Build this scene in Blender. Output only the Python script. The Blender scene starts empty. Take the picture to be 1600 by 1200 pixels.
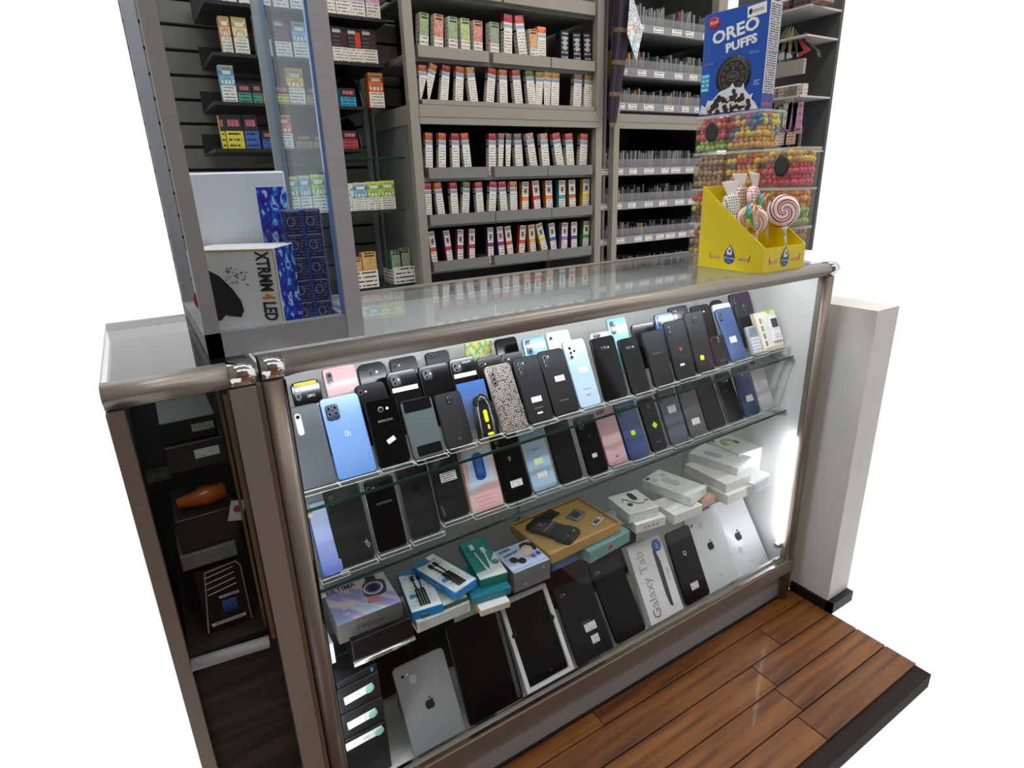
import bpy, bmesh, math, random
from mathutils import Matrix, Vector
F_PX=921.70
CAM=(-0.11845, -0.87589, 1.30071)
RGT=(0.844386, -0.534884, -0.030189)
UPV=(0.198467, 0.259971, 0.945001)
FWD=(0.497618, 0.803937, -0.325672)
SHELF_ONE=[
 ('glacier', 0.0786, 0.105, 0.7991, 0.0523, 0.1442, -9.3),
 ('blue', 0.1507, 0.105, 0.795, 0.0733, 0.1547, 27.7),
 ('s', 0.224, 0.105, 0.7962, 0.0637, 0.1301, 24.5),
 ('flip', 0.2952, 0.105, 0.7933, 0.0667, 0.1182, 26.3),
 ('moto', 0.3635, 0.105, 0.7976, 0.0597, 0.1124, 27.3),
 ('tool', 0.4302, 0.105, 0.8011, 0.0458, 0.0927, 14.4),
 ('snake', 0.4966, 0.105, 0.7963, 0.0649, 0.149, 29.0),
 ('s21', 0.5642, 0.105, 0.8009, 0.0667, 0.1482, 26.0),
 ('ultra', 0.6346, 0.105, 0.8028, 0.0704, 0.15, 27.2),
 ('lblue', 0.7029, 0.105, 0.8046, 0.0625, 0.1601, 26.7),
 ('gl', 0.782, 0.105, 0.8049, 0.0723, 0.1517, 23.8),
 ('gls', 0.8614, 0.105, 0.8037, 0.0616, 0.1382, 25.6),
 ('d13', 0.9398, 0.105, 0.807, 0.0698, 0.1401, 22.8),
 ('d14', 1.0178, 0.105, 0.8088, 0.0734, 0.1515, 21.7),
 ('d15', 1.0935, 0.105, 0.812, 0.0693, 0.1611, 22.7),
 ('sm', 1.1586, 0.105, 0.8154, 0.0519, 0.0822, 22.0),
 ('b17', 1.2255, 0.105, 0.8182, 0.0677, 0.1505, 28.2),
 ('key', 1.3048, 0.105, 0.8203, 0.0536, 0.0807, 23.0),
 ('wbox', 1.393, 0.105, 0.8236, 0.1064, 0.1172, 25.5),
]
SHELF_TWO=[
 ('tcl', 0.1274, 0.1, 0.6173, 0.0695, 0.1201, 22.6),
 ('sam', 0.1989, 0.1, 0.6205, 0.0633, 0.1192, 17.9),
 ('bb', 0.2712, 0.1, 0.6244, 0.0678, 0.1158, 22.7),
 ('nok', 0.3398, 0.1, 0.6413, 0.0665, 0.1015, 18.7),
 ('pk', 0.4185, 0.1, 0.6336, 0.0836, 0.1391, 18.6),
 ('T', 0.4977, 0.1, 0.6314, 0.07, 0.1184, 26.1),
 ('lb', 0.5691, 0.1, 0.6342, 0.067, 0.1088, 27.9),
 ('bk', 0.6445, 0.1, 0.6321, 0.0671, 0.1209, 26.5),
 ('ip', 0.7269, 0.1, 0.6197, 0.0604, 0.122, 26.8),
 ('pk2', 0.7901, 0.1, 0.6328, 0.0628, 0.1179, 30.7),
 ('bl', 0.8613, 0.1, 0.6271, 0.0682, 0.1236, 29.1),
 ('bg', 0.9325, 0.1, 0.6306, 0.0546, 0.1149, 30.8),
 ('sl', 1.0059, 0.1, 0.6325, 0.0677, 0.1218, 30.6),
 ('gr', 1.0778, 0.1, 0.6354, 0.067, 0.121, 26.4),
 ('k1', 1.1534, 0.1, 0.6358, 0.072, 0.1183, 28.4),
 ('k2', 1.2403, 0.1, 0.6353, 0.0699, 0.1192, 29.1),
 ('b3', 1.3207, 0.1, 0.6324, 0.0737, 0.1242, 25.3),
 ('w', 1.4123, 0.1, 0.6324, 0.0868, 0.1276, 25.7),
]
TABLETS=[
 ('ipad', 0.2463, 0.063, 0.108, 0.1272, 0.1946, 31.1),
 ('bigblk', 0.3951, 0.063, 0.1066, 0.1473, 0.2241, 26.4),
 ('tray', 0.5516, 0.063, 0.1114, 0.1431, 0.2066, 34.1),
 ('navy', 0.6993, 0.063, 0.107, 0.1212, 0.2063, 34.3),
 ('blk', 0.8236, 0.063, 0.1139, 0.108, 0.1998, 36.4),
 ('gtab', 0.9614, 0.063, 0.1126, 0.138, 0.2203, 33.1),
 ('q', 1.089, 0.063, 0.113, 0.1012, 0.213, 28.4),
 ('ip', 1.2282, 0.063, 0.1088, 0.1563, 0.2368, 28.7),
 ('ip4', 1.4136, 0.063, 0.1052, 0.1711, 0.2181, 34.7),
]
TIERS=[
 ('a', 0.1035, 0.22, 0.959, 0.0528),
 ('b', 0.1768, 0.25, 0.9663, 0.0661),
 ('c', 0.2196, 0.2, 0.9351, 0.0606),
 ('d', 0.2485, 0.27, 0.9546, 0.0599),
 ('e', 0.2941, 0.22, 0.9423, 0.0644),
 ('f', 0.3653, 0.22, 0.9414, 0.0691),
 ('g', 0.4327, 0.22, 0.9441, 0.0621),
 ('h', 0.3264, 0.29, 0.9476, 0.0621),
 ('i', 0.4122, 0.3, 0.9438, 0.0586),
 ('j', 0.5113, 0.24, 0.9273, 0.065),
 ('k', 0.536, 0.33, 0.9402, 0.0713),
 ('l', 0.5719, 0.24, 0.9262, 0.0593),
 ('m', 0.594, 0.3, 0.9447, 0.0614),
 ('n', 0.6409, 0.25, 0.9495, 0.0641),
 ('o', 0.7262, 0.27, 0.947, 0.0705),
 ('q', 0.8384, 0.24, 0.9317, 0.0633),
 ('r', 0.8988, 0.25, 0.9592, 0.0631),
 ('s', 0.9864, 0.24, 0.9327, 0.0833),
 ('t', 1.0609, 0.24, 0.9489, 0.0681),
 ('u', 1.1263, 0.25, 0.9578, 0.0731),
 ('v', 1.2046, 0.24, 0.9525, 0.074),
 ('w', 1.2848, 0.25, 0.9553, 0.0584),
 ('x', 1.2837, 0.23, 0.9482, 0.0754),
 ('y', 1.3732, 0.24, 0.9665, 0.0903),
 ('z', 1.3381, 0.2, 0.9484, 0.0711),
]
BOXES=[
 ('watch', 0.0724, 0.1135, 0.44, 0.1417, 0.123, 0.047, -1.7),
 ('cabA', 0.2287, 0.1219, 0.415, 0.0738, 0.1699, 0.022, -9.7),
 ('cabB', 0.3255, 0.1024, 0.437, 0.0641, 0.175, 0.02, 16.0),
 ('white4', 0.2347, 0.112, 0.387, 0.1357, 0.1094, 0.028, -1.2),
 ('teal5', 0.397, 0.1216, 0.426, 0.0731, 0.1873, 0.021, -9.4),
 ('teal6', 0.3643, 0.1034, 0.405, 0.0991, 0.1241, 0.02, -9.1),
 ('beige7', 0.3724, 0.0791, 0.387, 0.0762, 0.0907, 0.018, -7.4),
 ('ear8', 0.4767, 0.1037, 0.415, 0.1074, 0.1041, 0.028, -1.3),
 ('kraft9', 0.5961, 0.107, 0.42, 0.2761, 0.1856, 0.018, 3.2),
 ('tealb', 0.6955, 0.0945, 0.39, 0.1944, 0.0957, 0.03, -3.5),
 ('shav10', 0.8848, 0.1813, 0.41, 0.1058, 0.1175, 0.03, -7.8),
 ('shav10b', 0.8992, 0.1622, 0.387, 0.1035, 0.0907, 0.023, -7.7),
 ('mouse11', 1.0628, 0.0998, 0.42, 0.0994, 0.1747, 0.027, 12.9),
 ('m11b', 0.9945, 0.0954, 0.39, 0.1112, 0.0886, 0.03, -2.9),
 ('pink12', 1.1238, 0.1101, 0.387, 0.0864, 0.0793, 0.018, -12.5),
 ('w13', 1.2696, 0.106, 0.449, 0.1075, 0.1736, 0.026, 12.9),
 ('w13b', 1.2001, 0.092, 0.418, 0.1167, 0.1726, 0.031, -1.4),
 ('w13c', 1.1969, 0.0796, 0.387, 0.1116, 0.0679, 0.031, 0.1),
 ('g14', 1.289, 0.0711, 0.387, 0.1213, 0.1558, 0.043, -18.7),
 ('hp15', 1.4496, 0.0999, 0.45, 0.112, 0.1347, 0.03, 5.8),
]
V_C=[
 (0.861, 1.58, 0.111, 1.3, 0.0391, 'orange'),
 (0.868, 1.58, 0.119, 19.7, 0.0392, 'amber'),
 (0.94, 1.58, 0.114, 8.7, 0.0405, 'crimson'),
 (1.001, 1.58, 0.114, 5.8, 0.0417, 'orange'),
 (1.065, 1.58, 0.115, -6.0, 0.0429, 'yellow'),
 (1.132, 1.58, 0.117, 7.9, 0.0442, 'red'),
 (1.194, 1.58, 0.116, 0.2, 0.0454, 'amber'),
 (1.264, 1.58, 0.118, -6.0, 0.0468, 'coral'),
 (1.328, 1.58, 0.119, -7.3, 0.0481, 'green'),
 (1.364, 1.58, 0.119, -0.6, 0.0489, 'lime'),
 (1.39, 1.58, 0.12, 5.7, 0.0494, 'gold'),
 (1.436, 1.58, 0.12, 2.1, 0.0504, 'gold'),
 (1.549, 1.58, 0.122, 3.0, 0.0527, 'slate'),
 (1.606, 1.58, 0.122, 1.5, 0.054, 'lime'),
]
V_D=[
 (0.863, 1.356, 0.116, 3.6, 0.0376, 'orange'),
 (0.916, 1.356, 0.116, 4.0, 0.0385, 'orange'),
 (0.974, 1.356, 0.116, 1.2, 0.0395, 'crimson'),
 (1.025, 1.356, 0.117, -4.6, 0.0404, 'orange'),
 (1.132, 1.356, 0.117, 2.7, 0.0424, 'crimson'),
 (1.177, 1.356, 0.118, 2.4, 0.0432, 'grey'),
 (1.197, 1.356, 0.118, 5.4, 0.0436, 'green'),
 (1.259, 1.356, 0.118, -3.2, 0.0448, 'teal'),
 (1.328, 1.356, 0.12, -9.7, 0.0461, 'cream'),
 (1.39, 1.356, 0.12, -6.1, 0.0473, 'cream'),
 (1.462, 1.356, 0.122, -10.9, 0.0487, 'coral'),
 (1.517, 1.356, 0.121, -5.5, 0.0498, 'coral'),
 (1.583, 1.356, 0.121, 3.0, 0.0511, 'orange'),
]
V_E=[
 (0.847, 1.185, 0.116, 1.9, 0.0365, 'crimson'),
 (0.901, 1.184, 0.117, -5.0, 0.0374, 'orange'),
 (0.959, 1.183, 0.117, -1.2, 0.0384, 'crimson'),
 (1.003, 1.183, 0.117, 5.7, 0.0392, 'green'),
 (1.071, 1.181, 0.117, -2.5, 0.0403, 'red'),
 (1.123, 1.18, 0.118, 5.3, 0.0413, 'crimson'),
 (1.181, 1.179, 0.118, -3.9, 0.0423, 'crimson'),
 (1.227, 1.179, 0.118, -0.4, 0.0432, 'amber'),
]
V_E2=[
 (1.282, 1.18, 0.113, 1.6, 0.0413, 'orange'),
 (1.344, 1.181, 0.114, -5.1, 0.0424, 'red'),
 (1.405, 1.181, 0.113, -2.3, 0.0434, 'orange'),
 (1.471, 1.182, 0.112, 0.2, 0.0446, 'teal'),
 (1.528, 1.182, 0.112, -2.6, 0.0456, 'brown'),
 (1.6, 1.183, 0.112, 1.7, 0.0469, 'gold'),
]
V_F=[
 (0.858, 1.012, 0.114, -3.9, 0.0316, 'red'),
 (0.924, 1.011, 0.114, -4.9, 0.0325, 'magenta'),
 (0.969, 1.011, 0.114, 3.8, 0.0331, 'magenta'),
 (1.022, 1.011, 0.113, 2.7, 0.0339, 'magenta'),
 (1.109, 1.011, 0.113, 1.1, 0.0352, 'purple'),
 (1.162, 1.011, 0.113, -3.9, 0.036, 'purple'),
 (1.204, 1.01, 0.113, -6.1, 0.0367, 'red'),
 (1.259, 1.01, 0.112, 5.0, 0.0375, 'red'),
 (1.318, 1.01, 0.112, -4.3, 0.0384, 'amber'),
 (1.378, 1.01, 0.116, -15.2, 0.0394, 'gold'),
 (1.426, 1.01, 0.112, -6.5, 0.0402, 'blue'),
 (1.482, 1.009, 0.111, 2.1, 0.0411, 'violet'),
 (1.537, 1.009, 0.111, -0.3, 0.0419, 'purple'),
 (1.601, 1.009, 0.11, 3.0, 0.043, 'green'),
]
V_B=[
 (0.877, 1.762, 0.089, 4.9, 0.0436, 'green'),
 (0.933, 1.762, 0.09, 4.4, 0.0447, 'red'),
 (0.99, 1.762, 0.088, 2.2, 0.046, 'green'),
 (1.04, 1.762, 0.088, 1.4, 0.047, 'lime'),
 (1.092, 1.762, 0.086, 1.7, 0.0481, 'red'),
 (1.162, 1.762, 0.087, 1.8, 0.0497, 'darkgreen'),
]
V_B2=[
 (1.22, 1.762, 0.118, 2.2, 0.0472, 'crimson'),
 (1.287, 1.759, 0.122, -7.2, 0.0487, 'coral'),
 (1.375, 1.755, 0.099, 0.2, 0.0506, 'orange'),
]
V_B3=[
 (1.339, 1.76, 0.082, -3.3, 0.0471, 'orange'),
 (1.486, 1.764, 0.086, 0.1, 0.0501, 'black'),
 (1.549, 1.765, 0.082, -2.9, 0.0514, 'black'),
 (1.603, 1.767, 0.084, -3.3, 0.0526, 'black'),
]
LEFTWALL=[
 (0.585, 1.834, 0.0336, 0.039, 'purple'),
 (0.628, 1.835, 0.0508, 0.042, 'teal_red'),
 (0.678, 1.836, 0.0506, 0.047, 'lilac'),
 (0.731, 1.837, 0.0509, 0.052, 'pink'),
 (0.278, 1.828, 0.0393, 0.011, 'mint'),
 (0.322, 1.831, 0.0382, 0.013, 'lime'),
 (0.377, 1.833, 0.0414, 0.017, 'apricot'),
 (0.428, 1.835, 0.0489, 0.021, 'coral'),
 (0.481, 1.834, 0.0502, 0.027, 'gold'),
 (0.251, 1.697, 0.0309, 0.101, 'apricot'),
 (0.293, 1.697, 0.0438, 0.102, 'cream'),
 (0.359, 1.699, 0.047, 0.116, 'silver'),
 (0.418, 1.695, 0.052, 0.108, 'maroon'),
 (0.473, 1.697, 0.049, 0.107, 'skyblue'),
 (0.603, 1.697, 0.0561, 0.105, 'blackred'),
 (0.654, 1.696, 0.0526, 0.104, 'red'),
 (0.705, 1.696, 0.0589, 0.106, 'blackred'),
 (0.234, 1.562, 0.0443, 0.104, 'skyblue'),
 (0.278, 1.564, 0.0424, 0.055, 'tealblk'),
 (0.316, 1.564, 0.0286, 0.056, 'tealblk'),
 (0.349, 1.564, 0.0363, 0.058, 'tanblk'),
 (0.392, 1.563, 0.0503, 0.057, 'yelblk'),
 (0.439, 1.562, 0.0596, 0.108, 'yellow'),
 (0.495, 1.56, 0.0498, 0.057, 'tanblk'),
 (0.611, 1.561, 0.0585, 0.057, 'cyan'),
 (0.715, 1.561, 0.06, 0.11, 'orange'),
 (0.195, 1.428, 0.0137, 0.097, 'yelblk'),
 (0.229, 1.427, 0.053, 0.099, 'yelblk'),
 (0.28, 1.426, 0.0452, 0.1, 'blublk'),
 (0.331, 1.426, 0.0455, 0.054, 'blublk'),
 (0.38, 1.425, 0.0609, 0.103, 'orange'),
 (0.442, 1.428, 0.0559, 0.044, 'oliveblk'),
 (0.493, 1.429, 0.0423, 0.042, 'oliveblk'),
 (0.602, 1.425, 0.0635, 0.058, 'navyred'),
 (0.375, 1.234, 0.0563, 0.123, 'green'),
 (0.424, 1.232, 0.0393, 0.125, 'skyblue'),
 (0.471, 1.231, 0.052, 0.128, 'lime'),
 (0.566, 1.219, 0.0558, 0.095, 'mint'),
 (0.619, 1.217, 0.0522, 0.097, 'skyblue'),
 (0.669, 1.215, 0.0541, 0.099, 'lime'),
 (0.722, 1.215, 0.0614, 0.101, 'lime'),
 (0.579, 0.943, 0.0312, 0.111, 'gold'),
 (0.624, 0.943, 0.0558, 0.127, 'gold'),
 (0.732, 0.943, 0.0433, 0.124, 'darkgreen'),
 (0.768, 0.941, 0.044, 0.13, 'darkgreen'),
]
LOLLY=[
 ('swirl', 1.149, 0.075, 1.192, 0.03),
 ('edge', 1.174, 0.055, 1.201, 0.028),
 ('swirl2', 1.291, 0.05, 1.211, 0.032),
 ('wrap', 1.184, 0.13, 1.23, 0.022),
 ('wrap', 1.25, 0.15, 1.242, 0.026),
 ('edge2', 1.289, 0.1, 1.222, 0.028),
 ('wrap', 1.266, 0.12, 1.245, 0.024),
]

# ------------------------------------------------------------------ camera, world, lights, exposure
sc = bpy.context.scene
COL = sc.collection
random.seed(7)
PI = math.pi
R = math.radians
cd = bpy.data.cameras.new('camera'); cam = bpy.data.objects.new('camera', cd); COL.objects.link(cam)
cd.sensor_width = 36; cd.lens = F_PX / 1600 * 36; cd.clip_start = .02; cd.clip_end = 60
mw = Matrix.Identity(4)
for i in range(3):
    mw[i][0] = RGT[i]; mw[i][1] = UPV[i]; mw[i][2] = -FWD[i]; mw[i][3] = CAM[i]
cam.matrix_world = mw
sc.camera = cam
sc.view_settings.view_transform = 'Standard'; sc.view_settings.look = 'None'
sc.view_settings.exposure = 0; sc.view_settings.gamma = 1; sc.view_settings.use_curve_mapping = False
sc.cycles.transparent_max_bounces = 32; sc.cycles.max_bounces = 8
w = bpy.data.worlds.new('daylight'); sc.world = w; w.use_nodes = True
w.node_tree.nodes['Background'].inputs[0].default_value = (1, 1, 1, 1)
w.node_tree.nodes['Background'].inputs[1].default_value = 1.02
CEILING_LIGHT = 11.0      # emission of the ceiling light panels
CASE_LIGHT = 66.0        # emission of the added fill tube in the showcase; corner tubes take a share

# ------------------------------------------------------------------ materials
def lin(c):
    return tuple(((v / 12.92) if v <= .04045 else ((v + .055) / 1.055) ** 2.4) for v in c)
def hx(s, a=1):
    s = s.lstrip('#'); return lin(tuple(int(s[i:i+2], 16) / 255 for i in (0, 2, 4))) + (a,)
MC = {}
class G:
    """a tiny helper round one procedural node material"""
    def __init__(s, name, rough=.5, metal=0, coat=0, spec=.5):
        s.mat = bpy.data.materials.new(name); s.mat.use_nodes = True
        s.nt = s.mat.node_tree; s.b = s.nt.nodes['Principled BSDF']
        s.b.inputs['Roughness'].default_value = rough; s.b.inputs['Metallic'].default_value = metal
        s.b.inputs['Coat Weight'].default_value = coat; s.b.inputs['Specular IOR Level'].default_value = spec
    def n(s, t): return s.nt.nodes.new(t)
    def put(s, sock, v):
        if hasattr(v, 'links') or hasattr(v, 'is_linked'): s.nt.links.new(v, sock)
        else: sock.default_value = v
    def m(s, op, a, b=0., c=0.):
        k = s.n('ShaderNodeMath'); k.operation = op
        s.put(k.inputs[0], a); s.put(k.inputs[1], b); s.put(k.inputs[2], c); return k.outputs[0]
    def mix(s, f, a, b):
        k = s.n('ShaderNodeMix'); k.data_type = 'RGBA'
        s.put(k.inputs[0], f); s.put(k.inputs[6], a); s.put(k.inputs[7], b); return k.outputs[2]
    def uv(s):
        t = s.n('ShaderNodeTexCoord'); q = s.n('ShaderNodeSeparateXYZ'); s.nt.links.new(t.outputs['UV'], q.inputs[0])
        return q.outputs[0], q.outputs[1]
    def obj(s):
        return s.n('ShaderNodeTexCoord').outputs['Object']
    def vec(s, x, y=0., z=0.):
        k = s.n('ShaderNodeCombineXYZ'); s.put(k.inputs[0], x); s.put(k.inputs[1], y); s.put(k.inputs[2], z); return k.outputs[0]
    def noise(s, v, scale=5., detail=2., rnd=None):
        k = s.n('ShaderNodeTexNoise'); s.put(k.inputs['Vector'], v); k.inputs['Scale'].default_value = scale; k.inputs['Detail'].default_value = detail
        return k.outputs['Fac']
    def info(s): return s.n('ShaderNodeObjectInfo')
    def band(s, v, lo, hi): return s.m('MULTIPLY', s.m('GREATER_THAN', v, lo), s.m('LESS_THAN', v, hi))
    def ramp(s, f, stops, const=False):
        k = s.n('ShaderNodeValToRGB'); s.put(k.inputs[0], f)
        e = k.color_ramp.elements
        while len(e) < len(stops): e.new(.5)
        for q, (p, c) in zip(e, stops): q.position = p; q.color = c
        if const: k.color_ramp.interpolation = 'CONSTANT'
        return k.outputs[0]
    def col(s, v): s.put(s.b.inputs['Base Color'], v); return s
    def bump(s, h, st=.2, dist=.001):
        k = s.n('ShaderNodeBump'); k.inputs['Strength'].default_value = st; k.inputs['Distance'].default_value = dist
        s.nt.links.new(h, k.inputs['Height']); s.nt.links.new(k.outputs[0], s.b.inputs['Normal']); return s
    def text(s, u, v, rows, k=9., thr=.47, lo=.36, hi=.68, mu=.08, mv=.06, seed=0.):
        """mask of unreadable fine print: rows of broken dashes"""
        r = s.m('MULTIPLY', v, float(rows)); fr = s.m('FRACT', r); row = s.m('FLOOR', r)
        nz = s.noise(s.vec(s.m('MULTIPLY', u, k*1.7), s.m('MULTIPLY', row, 3.7), s.put_seed(seed)), 1.0, 1.)
        t = s.m('MULTIPLY', s.band(fr, lo, hi), s.m('GREATER_THAN', nz, thr))
        return s.m('MULTIPLY', t, s.m('MULTIPLY', s.band(u, mu, 1 - mu), s.band(v, mv, 1 - mv)))
    def put_seed(s, seed):
        if seed == 'obj': return s.m('MULTIPLY', s.info().outputs['Random'], 40.)
        return float(seed)
def plain(hexc, rough=.5, metal=0, coat=0, name=None, var=.04):
    key = ('p', hexc, rough, metal, coat)
    if key not in MC:
        g = G(name or 'plain_' + hexc.strip('#'), rough, metal, coat)
        c = hx(hexc); d = tuple(v * (1 - var * 2) for v in c[:3]) + (1,)
        g.col(g.mix(g.noise(g.obj(), 14., 3.), c, d)); MC[key] = g.mat
    return MC[key]
def memo(f):
    def k(*a):
        key = (f.__name__,) + a
        if key not in MC: MC[key] = f(*a)
        return MC[key]
    return k
@memo
def brushed(hexc, rough=.34, metal=.85):
    g = G('brushed_metal', rough, metal)
    o = g.obj(); mp = g.n('ShaderNodeMapping'); mp.inputs['Scale'].default_value = (1.5, 90, 90); g.nt.links.new(o, mp.inputs[0])
    nz = g.noise(mp.outputs[0], 3., 3.); c = hx(hexc)
    g.col(g.mix(nz, c, tuple(v * .82 for v in c[:3]) + (1,))).bump(nz, .05); return g.mat
@memo
def glass(k=.9, tint='f2faf7', refl=1.):
    g = G('clear_glass'); nt = g.nt; nt.nodes.remove(g.b)
    lw = g.n('ShaderNodeLayerWeight'); f5 = g.m('POWER', lw.outputs['Facing'], 5.)
    fac = g.m('MULTIPLY', g.m('MULTIPLY_ADD', f5, .96, .035), refl)
    tr = g.n('ShaderNodeBsdfTransparent'); tr.inputs[0].default_value = hx(tint)
    gl = g.n('ShaderNodeBsdfGlossy'); gl.inputs['Roughness'].default_value = .02
    mx = g.n('ShaderNodeMixShader'); nt.links.new(fac, mx.inputs[0]); nt.links.new(tr.outputs[0], mx.inputs[1]); nt.links.new(gl.outputs[0], mx.inputs[2])
    nt.links.new(mx.outputs[0], nt.nodes['Material Output'].inputs[0]); return g.mat
@memo
def translucent(hexc, amt, rough=.15):
    """clear plastic with a little body colour of its own"""
    g = G('clear_plastic', rough); g.b.inputs['Base Color'].default_value = hx(hexc); nt = g.nt
    tr = g.n('ShaderNodeBsdfTransparent'); mx = g.n('ShaderNodeMixShader'); mx.inputs[0].default_value = amt
    nt.links.new(tr.outputs[0], mx.inputs[1]); nt.links.new(g.b.outputs[0], mx.inputs[2]); nt.links.new(mx.outputs[0], nt.nodes['Material Output'].inputs[0])
    return g.mat
@memo
def emit(hexc, s):
    g = G('lit_tube'); g.b.inputs['Emission Color'].default_value = hx(hexc); g.b.inputs['Emission Strength'].default_value = s; return g.mat
@memo
def print_label(base='f2f0ea', ink='30302e', rows=6, k=9, thr=.45, rough=.5, seed='obj'):
    g = G('printed_label', rough); u, v = g.uv()
    g.col(g.mix(g.text(u, v, rows, float(k), thr, seed=seed), hx(base), hx(ink))); return g.mat
@memo
def vgrad(a, b, rough=.35, coat=0., metal=0.):
    g = G('gradient_finish', rough, metal, coat); u, v = g.uv(); g.col(g.ramp(v, [(0., hx(a)), (1., hx(b))])); return g.mat
@memo
def snake():
    g = G('reptile_skin', .45); u, v = g.uv()
    vo = g.n('ShaderNodeTexVoronoi'); vo.inputs['Randomness'].default_value = .45; vo.feature = 'DISTANCE_TO_EDGE'; vo.inputs['Scale'].default_value = 1.
    g.put(vo.inputs['Vector'], g.vec(g.m('MULTIPLY', u, 17.), g.m('MULTIPLY', v, 36.)))
    e = g.m('LESS_THAN', vo.outputs['Distance'], .21)
    sh = g.noise(g.vec(g.m('MULTIPLY', u, 3.), g.m('MULTIPLY', v, 3.)), 1., 2.)
    g.col(g.mix(e, g.mix(sh, hx('cfc2b8'), hx('a3968c')), hx('3a3230'))).bump(vo.outputs['Distance'], .6, .001); return g.mat
CAPS = dict(orange='e8842a', amber='eaa63a', crimson='b3203c', yellow='ecd75a', red='d2402f', coral='e0604a', green='3f9a4a', lime='9ac23c', gold='e8c52c',
            slate='7f93a8', teal='3f98a0', cream='e3dcc0', grey='9a9a96', brown='a8692c', magenta='a82f6c', purple='6a2f80', blue='2d5fa8', violet='8d78b8', darkgreen='2c7a4a', black='16171a')
@memo
def vape_front(kind):
    g = G('carton_front_' + kind, .45); u, v = g.uv(); oc = g.info().outputs['Color']; white = hx('e9e6de'); ink = hx('6a6764')
    if kind == 'tall':
        base = g.mix(g.text(u, g.m('DIVIDE', v, .74), 12., 7., .44, seed='obj', mu=.1), white, ink)
        base = g.mix(g.band(v, .735, .80), base, hx('8fb2cf')); base = g.mix(g.band(v, .80, .845), base, g.mix(g.text(u, g.m('MULTIPLY', v, 1.), 22., 6., .4, mu=.1, mv=0., seed=3.), white, ink))
        blob = g.m('GREATER_THAN', g.noise(g.vec(g.m('MULTIPLY', u, 2.6), g.m('MULTIPLY', v, 12.)), 1.6, 2.), .52)
        base = g.mix(g.m('GREATER_THAN', v, .845), base, g.mix(blob, oc, hx('c9364a')))
        base = g.mix(g.m('MULTIPLY', g.m('GREATER_THAN', v, .93), g.m('GREATER_THAN', g.noise(g.vec(g.m('MULTIPLY', u, 6.)), 3.), .55)), base, white)
    elif kind == 'banded':
        base = g.mix(g.text(u, v, 13., 7., .45, seed='obj', mu=.1), white, ink)
        base = g.mix(g.band(v, .90, .975), base, g.mix(g.text(u, v, 13., 14., .35, mu=.1, lo=.1, hi=.9, mv=0.), hx('d8c4c0'), ink))
        base = g.mix(g.m('MULTIPLY', g.band(v, .68, .80), g.band(u, .3, .72)), base, hx('5c5552'))
        base = g.mix(g.band(v, .47, .58), base, oc)
    elif kind == 'short':
        low = g.mix(g.text(u, g.m('DIVIDE', v, .48), 5., 6., .42, seed='obj', mu=.1), white, ink)
        nz = g.noise(g.vec(g.m('MULTIPLY', u, 7.), g.m('MULTIPLY', v, 5.), g.put_seed('obj')), 1.2, 3.)
        hi_ = g.ramp(nz, [(.3, hx('e9e3c6')), (.46, hx('c2cf8e')), (.5, hx('b8453a')), (.56, hx('d8dde2'))])
        top = g.mix(g.m('MULTIPLY', g.m('LESS_THAN', v, .74), g.m('SUBTRACT', .74, v)), hi_, oc)
        top = g.mix(.55, hi_, oc)
        top = g.mix(g.m('MULTIPLY', g.text(u, v, 14., 6., .4, lo=.2, hi=.8, mv=0., mu=.12), g.m('GREATER_THAN', v, .86)), top, hx('262a26'))
        base = g.mix(g.m('GREATER_THAN', v, .48), low, top)
    elif kind == 'warning':
        low = g.mix(g.text(u, g.m('DIVIDE', v, .44), 5., 6., .42, seed='obj', mu=.1), hx('e6e3da'), ink)
        dx = g.m('SUBTRACT', u, .5); dy = g.m('SUBTRACT', v, .72); an = g.m('ARCTAN2', dy, dx)
        ray = g.m('GREATER_THAN', g.m('SINE', g.m('MULTIPLY', an, 9.)), .35)
        top = g.mix(ray, oc, g.mix(.5, oc, hx('2f3a30'))); top = g.mix(g.m('GREATER_THAN', v, .93), top, g.mix(.6, oc, hx('f0e070')))
        top = g.mix(g.m('MULTIPLY', g.band(v, .76, .86), g.band(u, .22, .8)), top, hx('e9e4d8'))
        top = g.mix(g.m('MULTIPLY', g.band(v, .5, .6), g.m('MULTIPLY', g.band(g.m('FRACT', g.m('MULTIPLY', u, 4.)), .25, .8), g.band(u, .1, .9))), top, hx('efe9e0'))
        base = g.mix(g.m('GREATER_THAN', v, .45), low, top)
    elif kind == 'twotone':
        low = g.mix(g.text(u, g.m('DIVIDE', v, .52), 3., 7., .4, seed='obj', mu=.12), oc, hx('20201c'))
        top = g.mix(g.m('MULTIPLY', g.band(v, .66, .86), g.m('MULTIPLY', g.band(u, .18, .84), g.m('GREATER_THAN', g.noise(g.vec(g.m('MULTIPLY', u, 18.)), 1.), .45))), hx('1d1a1c'), hx('c66a72'))
        base = g.mix(g.m('GREATER_THAN', v, .52), low, top)
    elif kind == 'dark':
        low = g.mix(g.text(u, g.m('DIVIDE', v, .42), 5., 6., .42, seed='obj', mu=.1), hx('e4e1d8'), ink)
        top = g.mix(g.m('MULTIPLY', g.band(u, .55, .92), g.band(v, .46, .9)), hx('141214'), oc)
        top = g.mix(g.m('MULTIPLY', g.band(u, .08, .5), g.band(g.m('FRACT', g.m('MULTIPLY', v, 9.)), .3, .7)), top, hx('55494a'))
        top = g.mix(g.m('MULTIPLY', g.band(v, .84, .93), g.band(u, .1, .6)), top, hx('d9d4d0'))
        base = g.mix(g.m('GREATER_THAN', v, .43), low, top)
    elif kind == 'blackbox':
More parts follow.
